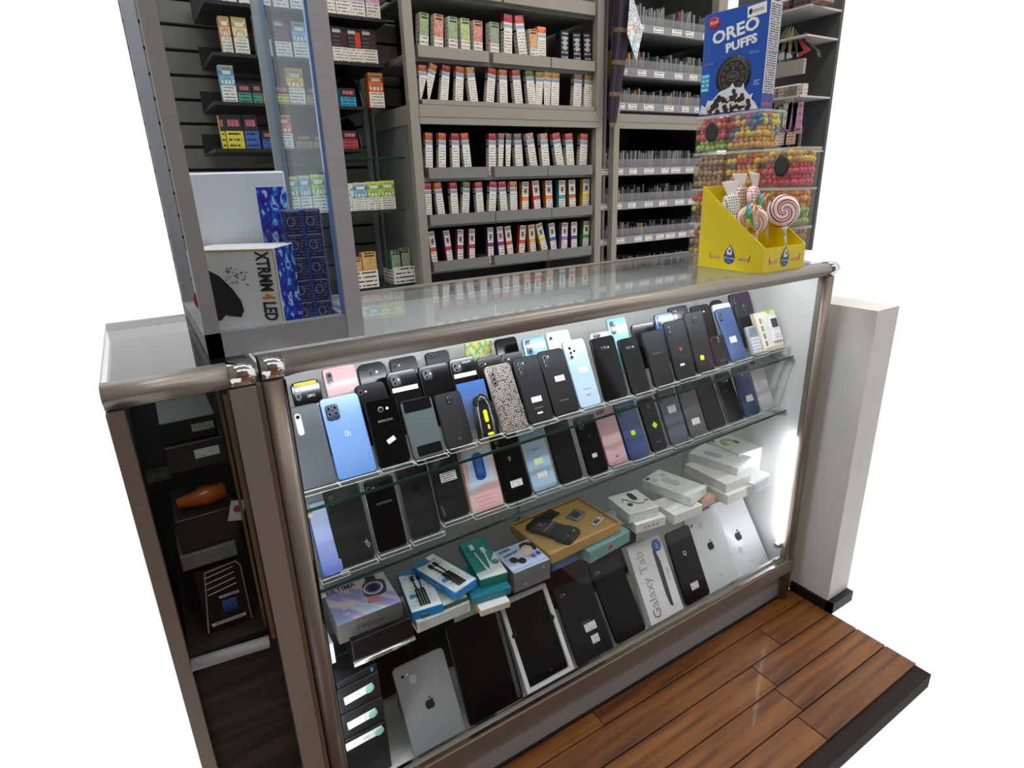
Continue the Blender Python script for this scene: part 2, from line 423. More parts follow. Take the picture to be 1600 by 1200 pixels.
        base = g.mix(g.m('MULTIPLY', g.band(v, .5, .86), g.band(u, .3, .75)), hx('101113'), g.mix(g.noise(g.vec(g.m('MULTIPLY', u, 9.), v), 1.), oc, hx('c9cdd6')))
        base = g.mix(g.text(u, v, 8., 8., .45, mu=.1, mv=.05, seed='obj'), base, hx('cfcfcf'))
    g.col(base); return g.mat
@memo
def vape_side(kind):
    g = G('carton_side_' + kind, .5); u, v = g.uv(); oc = g.info().outputs['Color']
    if kind == 'tall':
        b = g.mix(g.text(u, v, 12., 5., .5, seed='obj'), hx('c9c6be'), hx('5a5854')); b = g.mix(g.m('GREATER_THAN', v, .86), b, oc); b = g.mix(g.band(v, .68, .72), b, hx('1c1c1c'))
    elif kind == 'white': b = g.mix(g.text(u, v, 10., 5., .5, seed='obj'), hx('cfccc4'), hx('6a6864'))
    else: b = g.mix(.25, oc, hx('20201e'))
    g.col(b); return g.mat

# ------------------------------------------------------------------ mesh helpers
MESH = {}
def finish(bm, name, mats):
    me = bpy.data.meshes.new(name); bm.to_mesh(me); bm.free()
    for m_ in mats: me.materials.append(m_)
    return me
def uvbox(bm, x0, x1, y0, y1, z0, z1, mi=(0, 0, 0)):
    """a box with its own 0..1 print coordinates on each face; mi = material of front/back, sides, top/bottom"""
    uvl = bm.loops.layers.uv.verify()
    V = [bm.verts.new(p) for p in ((x0,y0,z0),(x1,y0,z0),(x1,y1,z0),(x0,y1,z0),(x0,y0,z1),(x1,y0,z1),(x1,y1,z1),(x0,y1,z1))]
    for ids, m_ in (((0,1,5,4), mi[0]), ((2,3,7,6), mi[0]), ((1,2,6,5), mi[1]), ((3,0,4,7), mi[1]), ((4,5,6,7), mi[2]), ((3,2,1,0), mi[2])):
        f = bm.faces.new([V[i] for i in ids]); f.material_index = m_
        for l, c in zip(f.loops, ((0,0),(1,0),(1,1),(0,1))): l[uvl].uv = c
def mbox(w, d, h, mats, bev=0., org='c'):
    """box mesh, origin at the centre of its base ('c') or its front left base corner ('f')"""
    key = ('box', round(w,4), round(d,4), round(h,4), tuple(m_.name for m_ in mats), bev, org)
    if key in MESH: return MESH[key]
    bm = bmesh.new(); x0 = -w/2 if org == 'c' else 0; y0 = -d/2 if org == 'c' else 0
    mi = (0, 0, 0) if len(mats) == 1 else ((0, 1, 1) if len(mats) == 2 else (0, 1, 2))
    uvbox(bm, x0, x0+w, y0, y0+d, 0, h, mi)
    if bev: bmesh.ops.bevel(bm, geom=bm.edges[:], offset=min(bev, .3*min(w,d,h)), segments=1, affect='EDGES', profile=.5)
    MESH[key] = finish(bm, 'box', mats); return MESH[key]
def boxes(lst, mats, name='boxes'):
    """several axis aligned boxes as one part mesh: (x0,x1,y0,y1,z0,z1[,mat])"""
    bm = bmesh.new()
    for b in lst:
        k = b[6] if len(b) > 6 else 0; uvbox(bm, *b[:6], (k, k, k))
    return finish(bm, name, mats)
def outline(w, h, r, seg=5):
    r = min(r, w/2 - 1e-5, h/2 - 1e-5); pts = []
    for cx, cz, a0 in ((w/2-r, h-r, 0), (-w/2+r, h-r, 90), (-w/2+r, r, 180), (w/2-r, r, 270)):
        for i in range(seg+1):
            a = R(a0 + 90*i/seg); pts.append((cx + r*math.cos(a), cz + r*math.sin(a)))
    return pts
def mslab(w, t, h, r, bev, mats, seg=5):
    """rounded upright slab (a phone): width x, height z, thickness y; origin at base centre"""
    key = ('slab', round(w,4), round(t,4), round(h,4), r, bev, tuple(m_.name for m_ in mats))
    if key in MESH: return MESH[key]
    bm = bmesh.new(); uvl = bm.loops.layers.uv.verify(); rings = []
    for y, ins in ((-t/2, bev), (-t/2+bev, 0), (t/2-bev, 0), (t/2, bev)):
        P = outline(w-2*ins, h-2*ins, max(r-ins, 1e-4), seg); rings.append([bm.verts.new((x, y, z+ins)) for x, z in P])
    n = len(rings[0])
    fs = [bm.faces.new(rings[0][::-1])] ; fs[0].material_index = 0
    f = bm.faces.new(rings[3]); f.material_index = len(mats)-1; fs.append(f)
    for a in range(3):
        for i in range(n):
            f = bm.faces.new((rings[a][i], rings[a][(i+1)%n], rings[a+1][(i+1)%n], rings[a+1][i])); f.material_index = len(mats)-1 if a else min(1, len(mats)-1); f.smooth = True; fs.append(f)
    for f in fs:
        for l in f.loops: l[uvl].uv = (l.vert.co.x/w+.5, l.vert.co.z/h)
    bmesh.ops.recalc_face_normals(bm, faces=bm.faces[:])
    MESH[key] = finish(bm, 'slab', mats); return MESH[key]
def mdisc(r, t, mats, n=20, sx=1., bev=.25):
    """disc facing the front (-y), centre at origin"""
    key = ('disc', round(r,4), round(t,4), n, sx, bev, tuple(m_.name for m_ in mats))
    if key in MESH: return MESH[key]
    bm = bmesh.new(); uvl = bm.loops.layers.uv.verify(); rings = []
    for y, k in ((-t/2, 1-bev), (-t/2+t*bev, 1), (t/2, 1)):
        rings.append([bm.verts.new((r*k*sx*math.cos(2*PI*i/n), y, r*k*math.sin(2*PI*i/n))) for i in range(n)])
    bm.faces.new(rings[0]); bm.faces.new(rings[2][::-1])
    for a in range(2):
        for i in range(n):
            f = bm.faces.new((rings[a][i], rings[a][(i+1)%n], rings[a+1][(i+1)%n], rings[a+1][i])); f.smooth = True; f.material_index = len(mats)-1
    for f in bm.faces:
        for l in f.loops: l[uvl].uv = (l.vert.co.x/r/2+.5, l.vert.co.z/r/2+.5)
    bmesh.ops.recalc_face_normals(bm, faces=bm.faces[:])
    MESH[key] = finish(bm, 'disc', mats); return MESH[key]
def tube_bm(bm, pts, r, n=8, mi=0):
    P = [Vector(p) for p in pts]; rr = r if isinstance(r, (list, tuple)) else [r]*len(P); rings = []
    for i, p in enumerate(P):
        d = (P[min(i+1, len(P)-1)] - P[max(i-1, 0)]).normalized(); a = Vector((0,0,1)) if abs(d.z) < .9 else Vector((1,0,0))
        u = d.cross(a).normalized(); v = d.cross(u)
        rings.append([bm.verts.new(p + (u*math.cos(2*PI*k/n) + v*math.sin(2*PI*k/n))*rr[i]) for k in range(n)])
    for a, b in zip(rings, rings[1:]):
        for k in range(n):
            f = bm.faces.new((a[k], a[(k+1)%n], b[(k+1)%n], b[k])); f.smooth = True; f.material_index = mi
    for q in (rings[0][::-1], rings[-1]): bm.faces.new(q).material_index = mi
def mtube(pts, r, mats, n=8):
    bm = bmesh.new(); tube_bm(bm, pts, r, n); bmesh.ops.recalc_face_normals(bm, faces=bm.faces[:]); return finish(bm, 'tube', mats)
def mprof(prof, x0, x1, mats, smooth=False):
    """extrude a (y,z) polygon along x"""
    bm = bmesh.new(); uvl = bm.loops.layers.uv.verify()
    a = [bm.verts.new((x0, y, z)) for y, z in prof]; b = [bm.verts.new((x1, y, z)) for y, z in prof]; n = len(prof)
    bm.faces.new(a); bm.faces.new(b[::-1])
    for i in range(n):
        f = bm.faces.new((a[i], b[i], b[(i+1)%n], a[(i+1)%n])); f.smooth = smooth; f.material_index = 0
    bmesh.ops.recalc_face_normals(bm, faces=bm.faces[:]); return finish(bm, 'profile', mats)
def mpoly(pts, t, mats, plane='xz'):
    """flat outline given thickness t; plane 'xz' faces the front, 'xy' faces up"""
    bm = bmesh.new()
    f3 = (lambda x, y, k: (x, -t*k, y)) if plane == 'xz' else (lambda x, y, k: (x, y, t*k))
    a = [bm.verts.new(f3(x, y, 1)) for x, y in pts]; b = [bm.verts.new(f3(x, y, 0)) for x, y in pts]; n = len(pts)
    bm.faces.new(a); bm.faces.new(b[::-1])
    for i in range(n): bm.faces.new((a[i], a[(i+1)%n], b[(i+1)%n], b[i]))
    bmesh.ops.recalc_face_normals(bm, faces=bm.faces[:]); return finish(bm, 'print', mats)

# ------------------------------------------------------------------ object helpers
def ob(name, me, parent=None, loc=(0,0,0), rot=(0,0,0), color=None):
    o = bpy.data.objects.new(name, me); COL.objects.link(o)
    o.location = loc; o.rotation_euler = tuple(R(a) for a in rot)
    if parent is not None: o.parent = parent
    if color: o.color = color
    return o
def tag(o, label, cat=None, group=None, kind=None):
    if label: o['label'] = label
    if cat: o['category'] = cat
    if group: o['group'] = group
    if kind: o['kind'] = kind
    return o
def thing(name, label, cat, loc=(0,0,0), rot=(0,0,0), group=None):
    return tag(ob(name, None, None, loc, rot), label, cat, group)
def struct(name, me, label=None, loc=(0,0,0), rot=(0,0,0), parent=None):
    o = ob(name, me, parent, loc, rot)
    if parent is None: o['kind'] = 'structure'; o['label'] = label or name.replace('_', ' '); o['category'] = name.split('_')[0]
    return o
TX = {}
def text(s, size, mat, parent, loc, spin=0, plane='xz', rot=(0,0,0), name='lettering', sx=1., bold=0., shear=0.):
    key = (s, size, spin, plane, mat.name, sx, bold, shear)
    if key not in TX:
        cu = bpy.data.curves.new('t', 'FONT'); cu.body = s; cu.size = size; cu.align_x = 'CENTER'; cu.align_y = 'CENTER'; cu.resolution_u = 2; cu.offset = bold; cu.shear = shear
        o = bpy.data.objects.new('t', cu); COL.objects.link(o)
        dg = bpy.context.evaluated_depsgraph_get(); me = bpy.data.meshes.new_from_object(o.evaluated_get(dg)); bpy.data.objects.remove(o)
        M_ = Matrix.Rotation(R(spin), 4, 'Z') @ Matrix.Scale(sx, 4, (1,0,0))
        if plane == 'xz': M_ = Matrix.Rotation(R(90), 4, 'X') @ M_
        me.transform(M_); me.materials.clear(); me.materials.append(mat); TX[key] = me
    return ob(name, TX[key], parent, loc, rot)

INKW = plain('f4f4f2', .5, name='white_ink'); INKK = plain('1a1a1a', .5, name='black_ink'); INKG = plain('8b8d90', .5, name='grey_ink')
STICK = print_label('f4f3ee', '3a3a3a', 4, 10, .42)
ALU = brushed('93877a'); ALU_D = brushed('8a7e74', .42, .35); ALU_L = brushed('a7a29b', .4, .4); CHROME = brushed('e8e6e2', .1, 1.)
ALUG = brushed('96989b', .62, .1)
GLASS = glass(.9, 'fbfefd', 1.); GLASS_F = glass(.9, 'fbfdfd', .22); GREEN = plain('11382f', .15, 0, .3, 'green_glass_edge')
SHELFPAINT = plain('979389', .5, .1, 0, 'shelf_paint'); SHELFPAINT_D = plain('7d7d7a', .5, .1, 0, 'shelf_paint_dark')
BLACK = plain('0c0c0d', .5, name='black_plastic'); BLACKG = plain('0a0a0c', .14, 0, .4, 'gloss_black'); WHITE = plain('e9e9e7', .55, name='white_laminate')
ACRYL = glass(.9, 'fcfefe', .8); ACRYL_E = translucent('eef4f4', .55, .1)
LENS = plain('08090c', .08, 0, .8, 'lens_glass'); LENSRING = plain('8c9096', .3, .6, 0, 'lens_ring'); FLASH = plain('f2efe2', .3, name='flash_lens')
# ------------------------------------------------------------------ the room
H = 1.067; L = 1.452; D = .47
g = G('wood_floor', .5, 0, .05)
o_ = g.obj(); mp = g.n('ShaderNodeMapping'); mp.inputs['Scale'].default_value = (1.6, 26, 26); g.nt.links.new(o_, mp.inputs[0])
ri = g.info().outputs['Random']; grain = g.noise(mp.outputs[0], 2.2, 6.)
wood = g.ramp(grain, [(.28, hx('3c1e07')), (.45, hx('6f3f12')), (.6, hx('88531b')), (.8, hx('9c6529'))])
wood = g.mix(g.m('MULTIPLY', ri, .5), wood, hx('4f280a'))
wear = g.m('GREATER_THAN', g.noise(o_, 60., 4.), .7)
g.col(g.mix(g.m('MULTIPLY', wear, .5), wood, hx('2c1405'))).bump(grain, .15, .001); WOOD = g.mat
floor = struct('floor', boxes([(-.19, .94, -.85, 1.6, -.05, -.006), (.94, 1.49, -.40, 1.6, -.05, -.006), (-1.5, 3.2, -2.6, -.85, -.05, -.006)], [plain('1a0c04', .8)]), 'brown hardwood plank floor in front of the showcase')
rnd = random.Random(3)
y = 0.135; row = 0
PL = .083
while y > -2.6:
    x1 = .94 if (y - PL < -.41 and y - PL > -.85 - PL) else (1.49 if y > -.41 else 3.2)
    X0_ = -.19 if y - PL > -.85 - PL else -1.5; x = -1.5 + rnd.random() * .5
    lo = X0_
    while lo < x1 - .02:
        hi = min(x1, lo + (x + 1.65 if lo == X0_ else .55 + rnd.random() * .5))
        if x1 - hi < .12: hi = x1
        dz = rnd.random() * .0012
        if y > -.9 or row % 1 == 0:
            ln = round(hi - lo - .002, 3)
            ob('plank', mbox(ln, PL - .003, .006, [WOOD], .001), floor, ((lo + hi) / 2, y - PL / 2, -.006 + dz))
        lo = hi
    y -= PL; row += 1
GREYWALL = plain('b9b6b0', .8, name='painted_wall'); CEIL = plain('c9c8c4', .85, name='ceiling_tile')
struct('wall_front', boxes([(-1.5, 3.2, -2.7, -2.6, 0, 2.9)], [plain('6d6a66', .8)]), 'plain grey painted wall of the shop front')
struct('wall_left', boxes([(-1.6, -1.5, -2.6, 1.7, 0, 2.9)], [plain('7a7773', .8)]), 'plain grey painted side wall')
ceil = struct('ceiling', boxes([(-1.6, 3.2, -2.7, 2.3, 2.9, 3.0)], [CEIL]), 'white tiled ceiling')
LIT = emit('fff8f0', CEILING_LIGHT)
for i, (cx, cy) in enumerate(((-.6, -1.3), (1.0, -1.3), (2.5, -1.3), (-.6, .35), (1.0, .45), (2.5, .45))):
    t = thing('ceiling_light', 'recessed fluorescent ceiling panel above the shop', 'light', (cx, cy, 2.88), group='fluorescent panels in the ceiling')
    ob('frame', boxes([(-.62, .62, -.17, -.15, -.02, .02), (-.62, .62, .15, .17, -.02, .02), (-.62, -.6, -.15, .15, -.02, .02), (.6, .62, -.15, .15, -.02, .02)], [WHITE]), t)
    ob('diffuser', boxes([(-.6, .6, -.15, .15, -.012, -.004)], [LIT]), t)
# slatwall behind the left shelves: each slat a piece
SLAT = plain('77736c', .55, name='slatwall_board')
back = struct('wall_back', boxes([(.0, 1.12, 1.62, 1.66, .0, 2.2)], [plain('0d0c0b', .9)]), 'grey slatwall panel behind the left cartons')
k = 0; z = .62
while z < 2.15:
    ob('slat', mbox(.93, .016, .066, [SLAT], .002), back, (.465, 1.612, z)); z += .0755
ob('slat_channel', boxes([(.755, .775, 1.585, 1.604, .6, 2.2), (.782, .79, 1.56, 1.604, .6, 2.2)], [ALUG]), back)
rw = struct('wall_right', boxes([(1.492, 1.60, -.10, .40, .0, .95)], [WHITE]), 'white panelled end wall beside the showcase')
struct('baseboard_right', boxes([(1.484, 1.492, -.12, .02, .0, .035), (1.484, 1.60, -.12, -.10, 0.0, .035)], [BLACK]), 'black rubber baseboard at the foot of the white wall')

# ------------------------------------------------------------------ the glass showcase
case = thing('glass_showcase', 'long glass display counter full of phones with brushed aluminium frame', 'display case', (0, 0, 0))
def rounded_rail(y0, y1, z0, z1, r):
    P = []
    for cx, cz, a0 in ((y0+r, z1-r, 90), (y0+r, z0+r*.4, 180)):
        rr = r if a0 == 90 else r*.4
        for i in range(7):
            a = R(a0 + 90*i/6); P.append((cx + rr*math.cos(a), cz + rr*math.sin(a)))
    return P + [(y1, z0), (y1, z1)]
ob('front_top_rail', mprof(rounded_rail(-.004, .03, H-.031, H+.003, .017), .034, L-.03, [ALU_L], True), case)
for nm, x in (('corner_cap', .0), ('corner_cap', L-.032)):
    ob(nm, mprof(rounded_rail(-.005, .03, H-.032, H+.004, .018), x+.002, x+.034, [CHROME], True), case)['label'] = 'polished chrome corner cap'
def post_me(x0, x1):
    bm = bmesh.new(); pts = []
    r = .014
    for cx, cy, a0 in ((x0+r, r, 180), (x1-r, r, 270)):
        for i in range(6):
            a = R(a0 + 90*i/5); pts.append((cx + r*math.cos(a), cy + r*math.sin(a)))
    pts += [(x1, .03), (x0, .03)]
    lo = [bm.verts.new((a, b, 0)) for a, b in pts]; hi = [bm.verts.new((a, b, H-.032)) for a, b in pts]; n = len(pts)
    bm.faces.new(lo[::-1]); bm.faces.new(hi)
    for i in range(n): f = bm.faces.new((lo[i], lo[(i+1)%n], hi[(i+1)%n], hi[i])); f.smooth = i < n-3
    bmesh.ops.recalc_face_normals(bm, faces=bm.faces[:]); return finish(bm, 'post', [ALU_D])
ob('corner_post', post_me(.002, .032), case); ob('corner_post', post_me(L-.034, L), case)
ob('door_edge_trim', boxes([(.0325, .0345, .006, .028, .12, H-.035)], [brushed('4c4038', .3, .8)]), case)
ob('glass_top', boxes([(.004, L-.004, .022, D-.02, H-.006, H)], [GLASS]), case)
ob('front_glass', boxes([(.036, L-.034, .012, .016, .158, H-.03)], [GLASS_F]), case)
ob('back_rail', boxes([(0, L, D-.025, D, H-.03, H+.001), (0, L, D-.034, D-.029, H-.012, H-.004)], [ALU_L]), case)
ob('bottom_rail', boxes([(.0, L, -.001, .028, .108, .150)], [ALU_D]), case)
ob('glass_track', boxes([(.03, L-.03, .001, .01, .150, .157), (.03, L-.03, .02, .028, .150, .159)], [CHROME]), case)
ob('kick_panel', boxes([(.02, L-.02, .022, .035, .006, .108)], [plain('a9abb0', .45, .2)]), case)['label'] = 'pale grey kick panel'
ob('kick_trim', boxes([(.02, L-.02, .016, .024, .0, .006)], [BLACK]), case)
ob('deck', boxes([(.02, L-.02, .03, D-.01, .088, .100)], [plain('c9c8c4', .35)]), case)
ob('back_panel', boxes([(.02, L/2+.02, D-.028, D-.020, .10, H-.03), (L/2-.02, L-.02, D-.018, D-.010, .10, H-.03)], [plain('dededc', .4)]), case)['label'] = 'white sliding back door panels'
ob('door_pull', boxes([(L/2-.028, L/2-.02, D-.036, D-.028, .3, .9)], [CHROME]), case)
ob('end_panel', boxes([(L-.016, L-.006, .03, D-.01, .10, H-.03)], [plain('dcdcda', .45)]), case)
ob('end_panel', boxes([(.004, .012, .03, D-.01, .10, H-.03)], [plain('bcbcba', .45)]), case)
LED = emit('f4f8ff', CASE_LIGHT*.36)
for x, e in ((L-.042, -.01), (.029, .0)):
    lt = ob('corner_light', mtube([(x, .037, .20), (x, .037, .56)], .0055, [LED], 10), case)
    ob('light_socket', boxes([(x-.008, x+.008, .030, .045, .185, .2)], [ALU_L]), lt)
    if x < 1: ob('corner_light', mtube([(x, .037, .70), (x, .037, 1.0)], .004, [LED], 8), case)
lt = ob('fill_tube', mtube([(.08, .036, H-.018), (L-.08, .036, H-.018)], .005, [emit('f2f6ff', CASE_LIGHT)], 8), case)  # added tube, unseen behind the rail, brightens the whole showcase interior
ob('fill_shield', boxes([(.07, L-.07, .0285, .047, H-.0105, H-.0075), (.07, L-.07, .0455, .047, H-.016, H-.0105)], [ALU_L]), case)  # added unseen strip that keeps the fill tube from shining upward
def glass_shelf(zf, slope, y0, y1):
    s = ob('glass_shelf', boxes([(.046, L-.022, y0+.002, y1, -.006, 0)], [glass(.9, 'fbfdfc', .5)]), case, (0, 0, zf), (0, -math.degrees(slope), 0))
    ob('shelf_edge', boxes([(.046, L-.022, y0, y0+.002, -.0058, .0)], [GREEN]), s)['label'] = 'green polished glass edge'
    return s
S1 = (.7715, .020); S2 = (.6035, .020); S3 = (.3865, .0)
zz = lambda S, x: S[0] + S[1]*x
for S, y0, y1 in ((S1, .078, .40), (S2, .078, .38), (S3, .150, .40)):
    glass_shelf(S[0], S[1], y0, y1)
    for x in (.05, L-.03):
        br = ob('shelf_bracket', boxes([(x-.006, x+.006, y0+.01, y1-.02, -.019, -.007), (x-.005, x+.005, y0-.004, y0+.01, -.014, -.007)], [ALU_L]), case, (0, 0, zz(S, x)))

# ------------------------------------------------------------------ phones
def sticker(parent, w, h, x, z, y, hexc=None, spin=0, name='price_sticker', rows=4):
    m_ = STICK if hexc is None else plain(hexc, .5)
    o = ob(name, mbox(w, .0006, h, [m_]), parent, (x, y-.0004, z), (0, spin, 0))
    o['label'] = 'white printed label' if hexc is None else 'bright price sticker'; return o
def camera_block(parent, w, t, h, kind, body):
    """kind: (u, v, bw, bh, lens list[(du,dv,r)], hex)"""
    u, v, bw, bh, lens, hexc, rr = kind
    cx = -w/2 + u*w; cz = h - v*h; m_ = plain(hexc, .25, .2, .3)
    if bw > 0:
        c = ob('camera_module', mslab(bw, .0016, bh, rr, .0005, [m_]), parent, (cx, -t/2-.0006, cz-bh/2))
        base = (0, -.0012, bh/2); y = -.0012
    else:
        c = parent; base = (cx, -t/2-.0006, cz)
    for du, dv, r in lens:
        l_ = ob('lens', mdisc(r, .0018, [LENS, LENSRING], 14, 1., .28), c, (base[0]+du, base[1], base[2]+dv)) if r > 0 else ob('flash', mdisc(-r, .001, [FLASH], 10), c, (base[0]+du, base[1], base[2]+dv))
    return c
CAMK = {
 'strip': (.36, .22, .011, .040, [(0, .013, .0038)], 'e9e9ea', .0055),
 'quad': (.26, .19, .024, .030, [(-.0055,.008,.0042),(.0055,.008,.0042),(-.0055,-.0025,.0042),(.0055,-.0025,.0042)], '27344c', .006),
 'single': (.5, .16, 0, 0, [(-.004,0,.0055),(.009,0,-.0028)], '000000', .004),
 'pill': (.5, .14, .011, .020, [(0,.004,.0036),(0,-.005,.0026)], '1c1d1f', .005),
 'tri': (.22, .20, .013, .034, [(0,.010,.0042),(0,0,.0042),(0,-.010,.0042)], '5b5450', .006),
 'tri_dark': (.22, .17, .016, .034, [(-.001,.010,.0042),(-.001,0,.0042),(-.001,-.010,.0042),(.005,.011,-.0018)], '202226', .006),
 'penta': (.26, .17, .021, .032, [(-.005,.010,.004),(-.005,-.001,.004),(-.005,-.011,.0042),(.0055,.004,.003),(.0055,.011,-.0018)], '2b2d31', .006),
 'penta_s': (.30, .18, .024, .032, [(-.005,.010,.0045),(-.005,-.001,.0042),(-.005,-.011,.0045),(.006,.002,.0035),(.006,.010,-.002)], 'c3cad4', .006),
 'duo_sq': (.25, .15, .021, .022, [(-.004,.004,.0044),(-.003,-.005,.0044),(.006,.001,-.002)], '1b1c1f', .006),
 'duo_v': (.18, .15, .011, .026, [(0,.007,.004),(0,-.005,.004)], '1d2028', .0052),
 'lone': (.16, .12, 0, 0, [(0,0,.0048),(.010,.0,-.002)], '000000', .004),
 'row3': (.5, .18, .030, .009, [(-.009,0,.0036),(0,0,.0036),(.009,0,-.002)], '1a1c22', .004),
 'duo_top': (.3, .06, .024, .010, [(-.005,0,.0036),(.006,0,.0036)], '16171b', .0045),
 'circle': (.5, .13, .018, .024, [(0,.005,.0045),(0,-.006,.0026)], '0e0e10', .0085),
 'none': (.5, .5, 0, 0, [], '000000', .004)}
def mlogo(kind, s):
    key = ('logo', kind, s)
    if key in MESH: return MESH[key]
    if kind == 'apple':
        P = [(0,.26),(.12,.32),(.28,.33),(.42,.24),(.36,.12),(.35,-.02),(.47,-.16),(.38,-.38),(.24,-.52),(.12,-.5),(0,-.46),(-.12,-.5),(-.24,-.52),(-.38,-.36),(-.47,-.1),(-.44,.12),(-.34,.28),(-.2,.33),(-.08,.3)]
        lf = [(.02,.38),(.16,.42),(.24,.56),(.22,.62),(.08,.56),(.0,.46)]
        bm = bmesh.new()
        for Q in (P, lf):
            a = [bm.verts.new((x*s, -.0006, z*s)) for x, z in Q]; b = [bm.verts.new((x*s, 0, z*s)) for x, z in Q]; bm.faces.new(a); n = len(Q)
            for i in range(n): bm.faces.new((a[i], a[(i+1)%n], b[(i+1)%n], b[i]))
        bmesh.ops.recalc_face_normals(bm, faces=bm.faces[:]); me = finish(bm, 'emblem', [plain('101112', .75)])
    elif kind == 'berry':
        bm = bmesh.new()
        for i, (x, z) in enumerate([(-.3,.3),(.1,.3),(-.42,0),(0,0),(.4,.02),(-.15,-.3),(.28,-.3)]):
            uvbox(bm, (x-.13)*s, (x+.13)*s, -.0006, 0, (z-.11)*s, (z+.11)*s)
        me = finish(bm, 'emblem', [plain('0a0a0b', .2)])
    elif kind == 'ot':
        me = boxes([(-.45*s,-.35*s,-.0006,0,-.3*s,.4*s),(-.45*s,.1*s,-.0006,0,.32*s,.42*s),(-.45*s,.4*s,-.0006,0,-.4*s,-.3*s),(.3*s,.4*s,-.0006,0,-.4*s,-.05*s),(-.05*s,.05*s,-.0006,0,-.2*s,.42*s),(-.22*s,.45*s,-.0006,0,.08*s,.17*s)], [plain('dfe7f3', .3)], 'emblem')
    elif kind == 'tee':
        me = boxes([(-.4*s,.4*s,-.0006,0,.3*s,.42*s),(-.06*s,.06*s,-.0006,0,-.3*s,.42*s),(-.2*s,.2*s,-.0006,0,-.4*s,-.3*s),(-.42*s,-.3*s,-.0006,0,0,.1*s),(.3*s,.42*s,-.0006,0,0,.1*s)], [plain('d8d8da', .4)], 'emblem')
    elif kind == 'heart':
        P = [(0,-.5),(.42,-.02),(.46,.26),(.3,.44),(.12,.42),(0,.24),(-.12,.42),(-.3,.44),(-.46,.26),(-.42,-.02)]
        me = mpoly([(a*s, b*s) for a, b in P], .0006, [plain('c8202c', .35)])
    MESH[key] = me; return me
def phone(label, x, y, z, w, h, lean, hexc, rough=.3, cam_='lone', extras=(), t=.0085, r=.009, side=None, grad=None, cat='phone', group=None, coat=.3, mat=None, name='smartphone', seg=5):
    th = thing(name, label, cat, (x, y, z), (-lean, 0, 0), group)
    rgb = [int(hexc[i:i+2], 16) for i in (0, 2, 4)]
    if max(rgb) < 0x50: hexc = '%02x%02x%02x' % tuple(int(v*.62) for v in rgb); coat *= .4
    m_ = mat or (vgrad(grad[0], grad[1], rough, coat) if grad else plain(hexc, rough, .0, coat*.5, var=.02))
    if max(rgb) < 0x50 and not mat: m_.node_tree.nodes['Principled BSDF'].inputs['Specular IOR Level'].default_value = .28
    sd = plain(side, .25, .6) if side else plain(hexc if not grad else grad[0], .25, .4)
    bd = ob('body', mslab(w, t, h, r, .0016, [m_, sd], seg), th, (0, t/2, 0))
    bd_y = 0
    if cam_ != 'none': camera_block(th, w, 0, h, CAMK[cam_], bd)
    for e in extras:
        k = e[0]
        if k == 'st': sticker(th, e[1], e[2], -w/2+e[3]*w, h-e[4]*h, -.0002, e[5] if len(e) > 5 else None, e[6] if len(e) > 6 else 0)
        elif k == 'tx': text(e[1], e[2], e[5] if len(e) > 5 else INKW, th, (-w/2+e[3]*w, -.0006, h-e[4]*h), e[6] if len(e) > 6 else 0)
        elif k == 'lg': ob('emblem', mlogo(e[1], e[2]), th, (-w/2+e[3]*w, -.0003, h-e[4]*h))
        elif k == 'pl': # coloured inlay plate: (w,h,u,v,hex,rad)
            q = ob('back_plate', mslab(e[1], .0012, e[2], e[6], .0003, [plain(e[5], .12, .1, .5)]), th, (-w/2+e[3]*w, -.0004, h-e[4]*h-e[2]/2)); q['label'] = 'contrasting inset plate'
    return th
def stand(x, y, z, zs, w, h, lean, label, group='clear acrylic phone stands'):
    """clear acrylic stand: lip, foot, leaning back plate; z = phone base, zs = shelf height under it"""
    t = thing('phone_stand', label, 'display stand', (x, y, z), (0, 0, 0), group)
    ww = max(w, .05) + .002; dz = z - zs
    lipz = -.0045; th = .0016
    ob('tray', boxes([(-ww/2, ww/2, -.012, .014, lipz, lipz+th), (-ww/2, ww/2, -.0132, -.012, lipz, lipz+.009)], [ACRYL]), t)
    ob('lip_edge', boxes([(-ww/2, ww/2, -.0137, -.0118, lipz+.0082, lipz+.0094), (-ww/2, ww/2, -.0137, -.0128, lipz-.0003, lipz+.0007), (-ww/2, -ww/2+.0012, -.0137, .01, lipz+.001, lipz+.002), (ww/2-.0012, ww/2, -.0137, .01, lipz+.001, lipz+.002)], [ACRYL_E]), t)
    d = max(.004, dz + lipz)
    ob('foot', boxes([(-ww/2, ww/2, -.0118, -.0106, lipz-d, lipz), (-ww/2, ww/2, .0128, .014, lipz-d, lipz)], [ACRYL]), t)
    bh = min(h*.55, .08)
    b = ob('back_plate', boxes([(-ww/2+.004, ww/2-.004, .0115, .0131, 0, bh)], [ACRYL]), t, (0, 0, 0), (-lean, 0, 0))
    return t

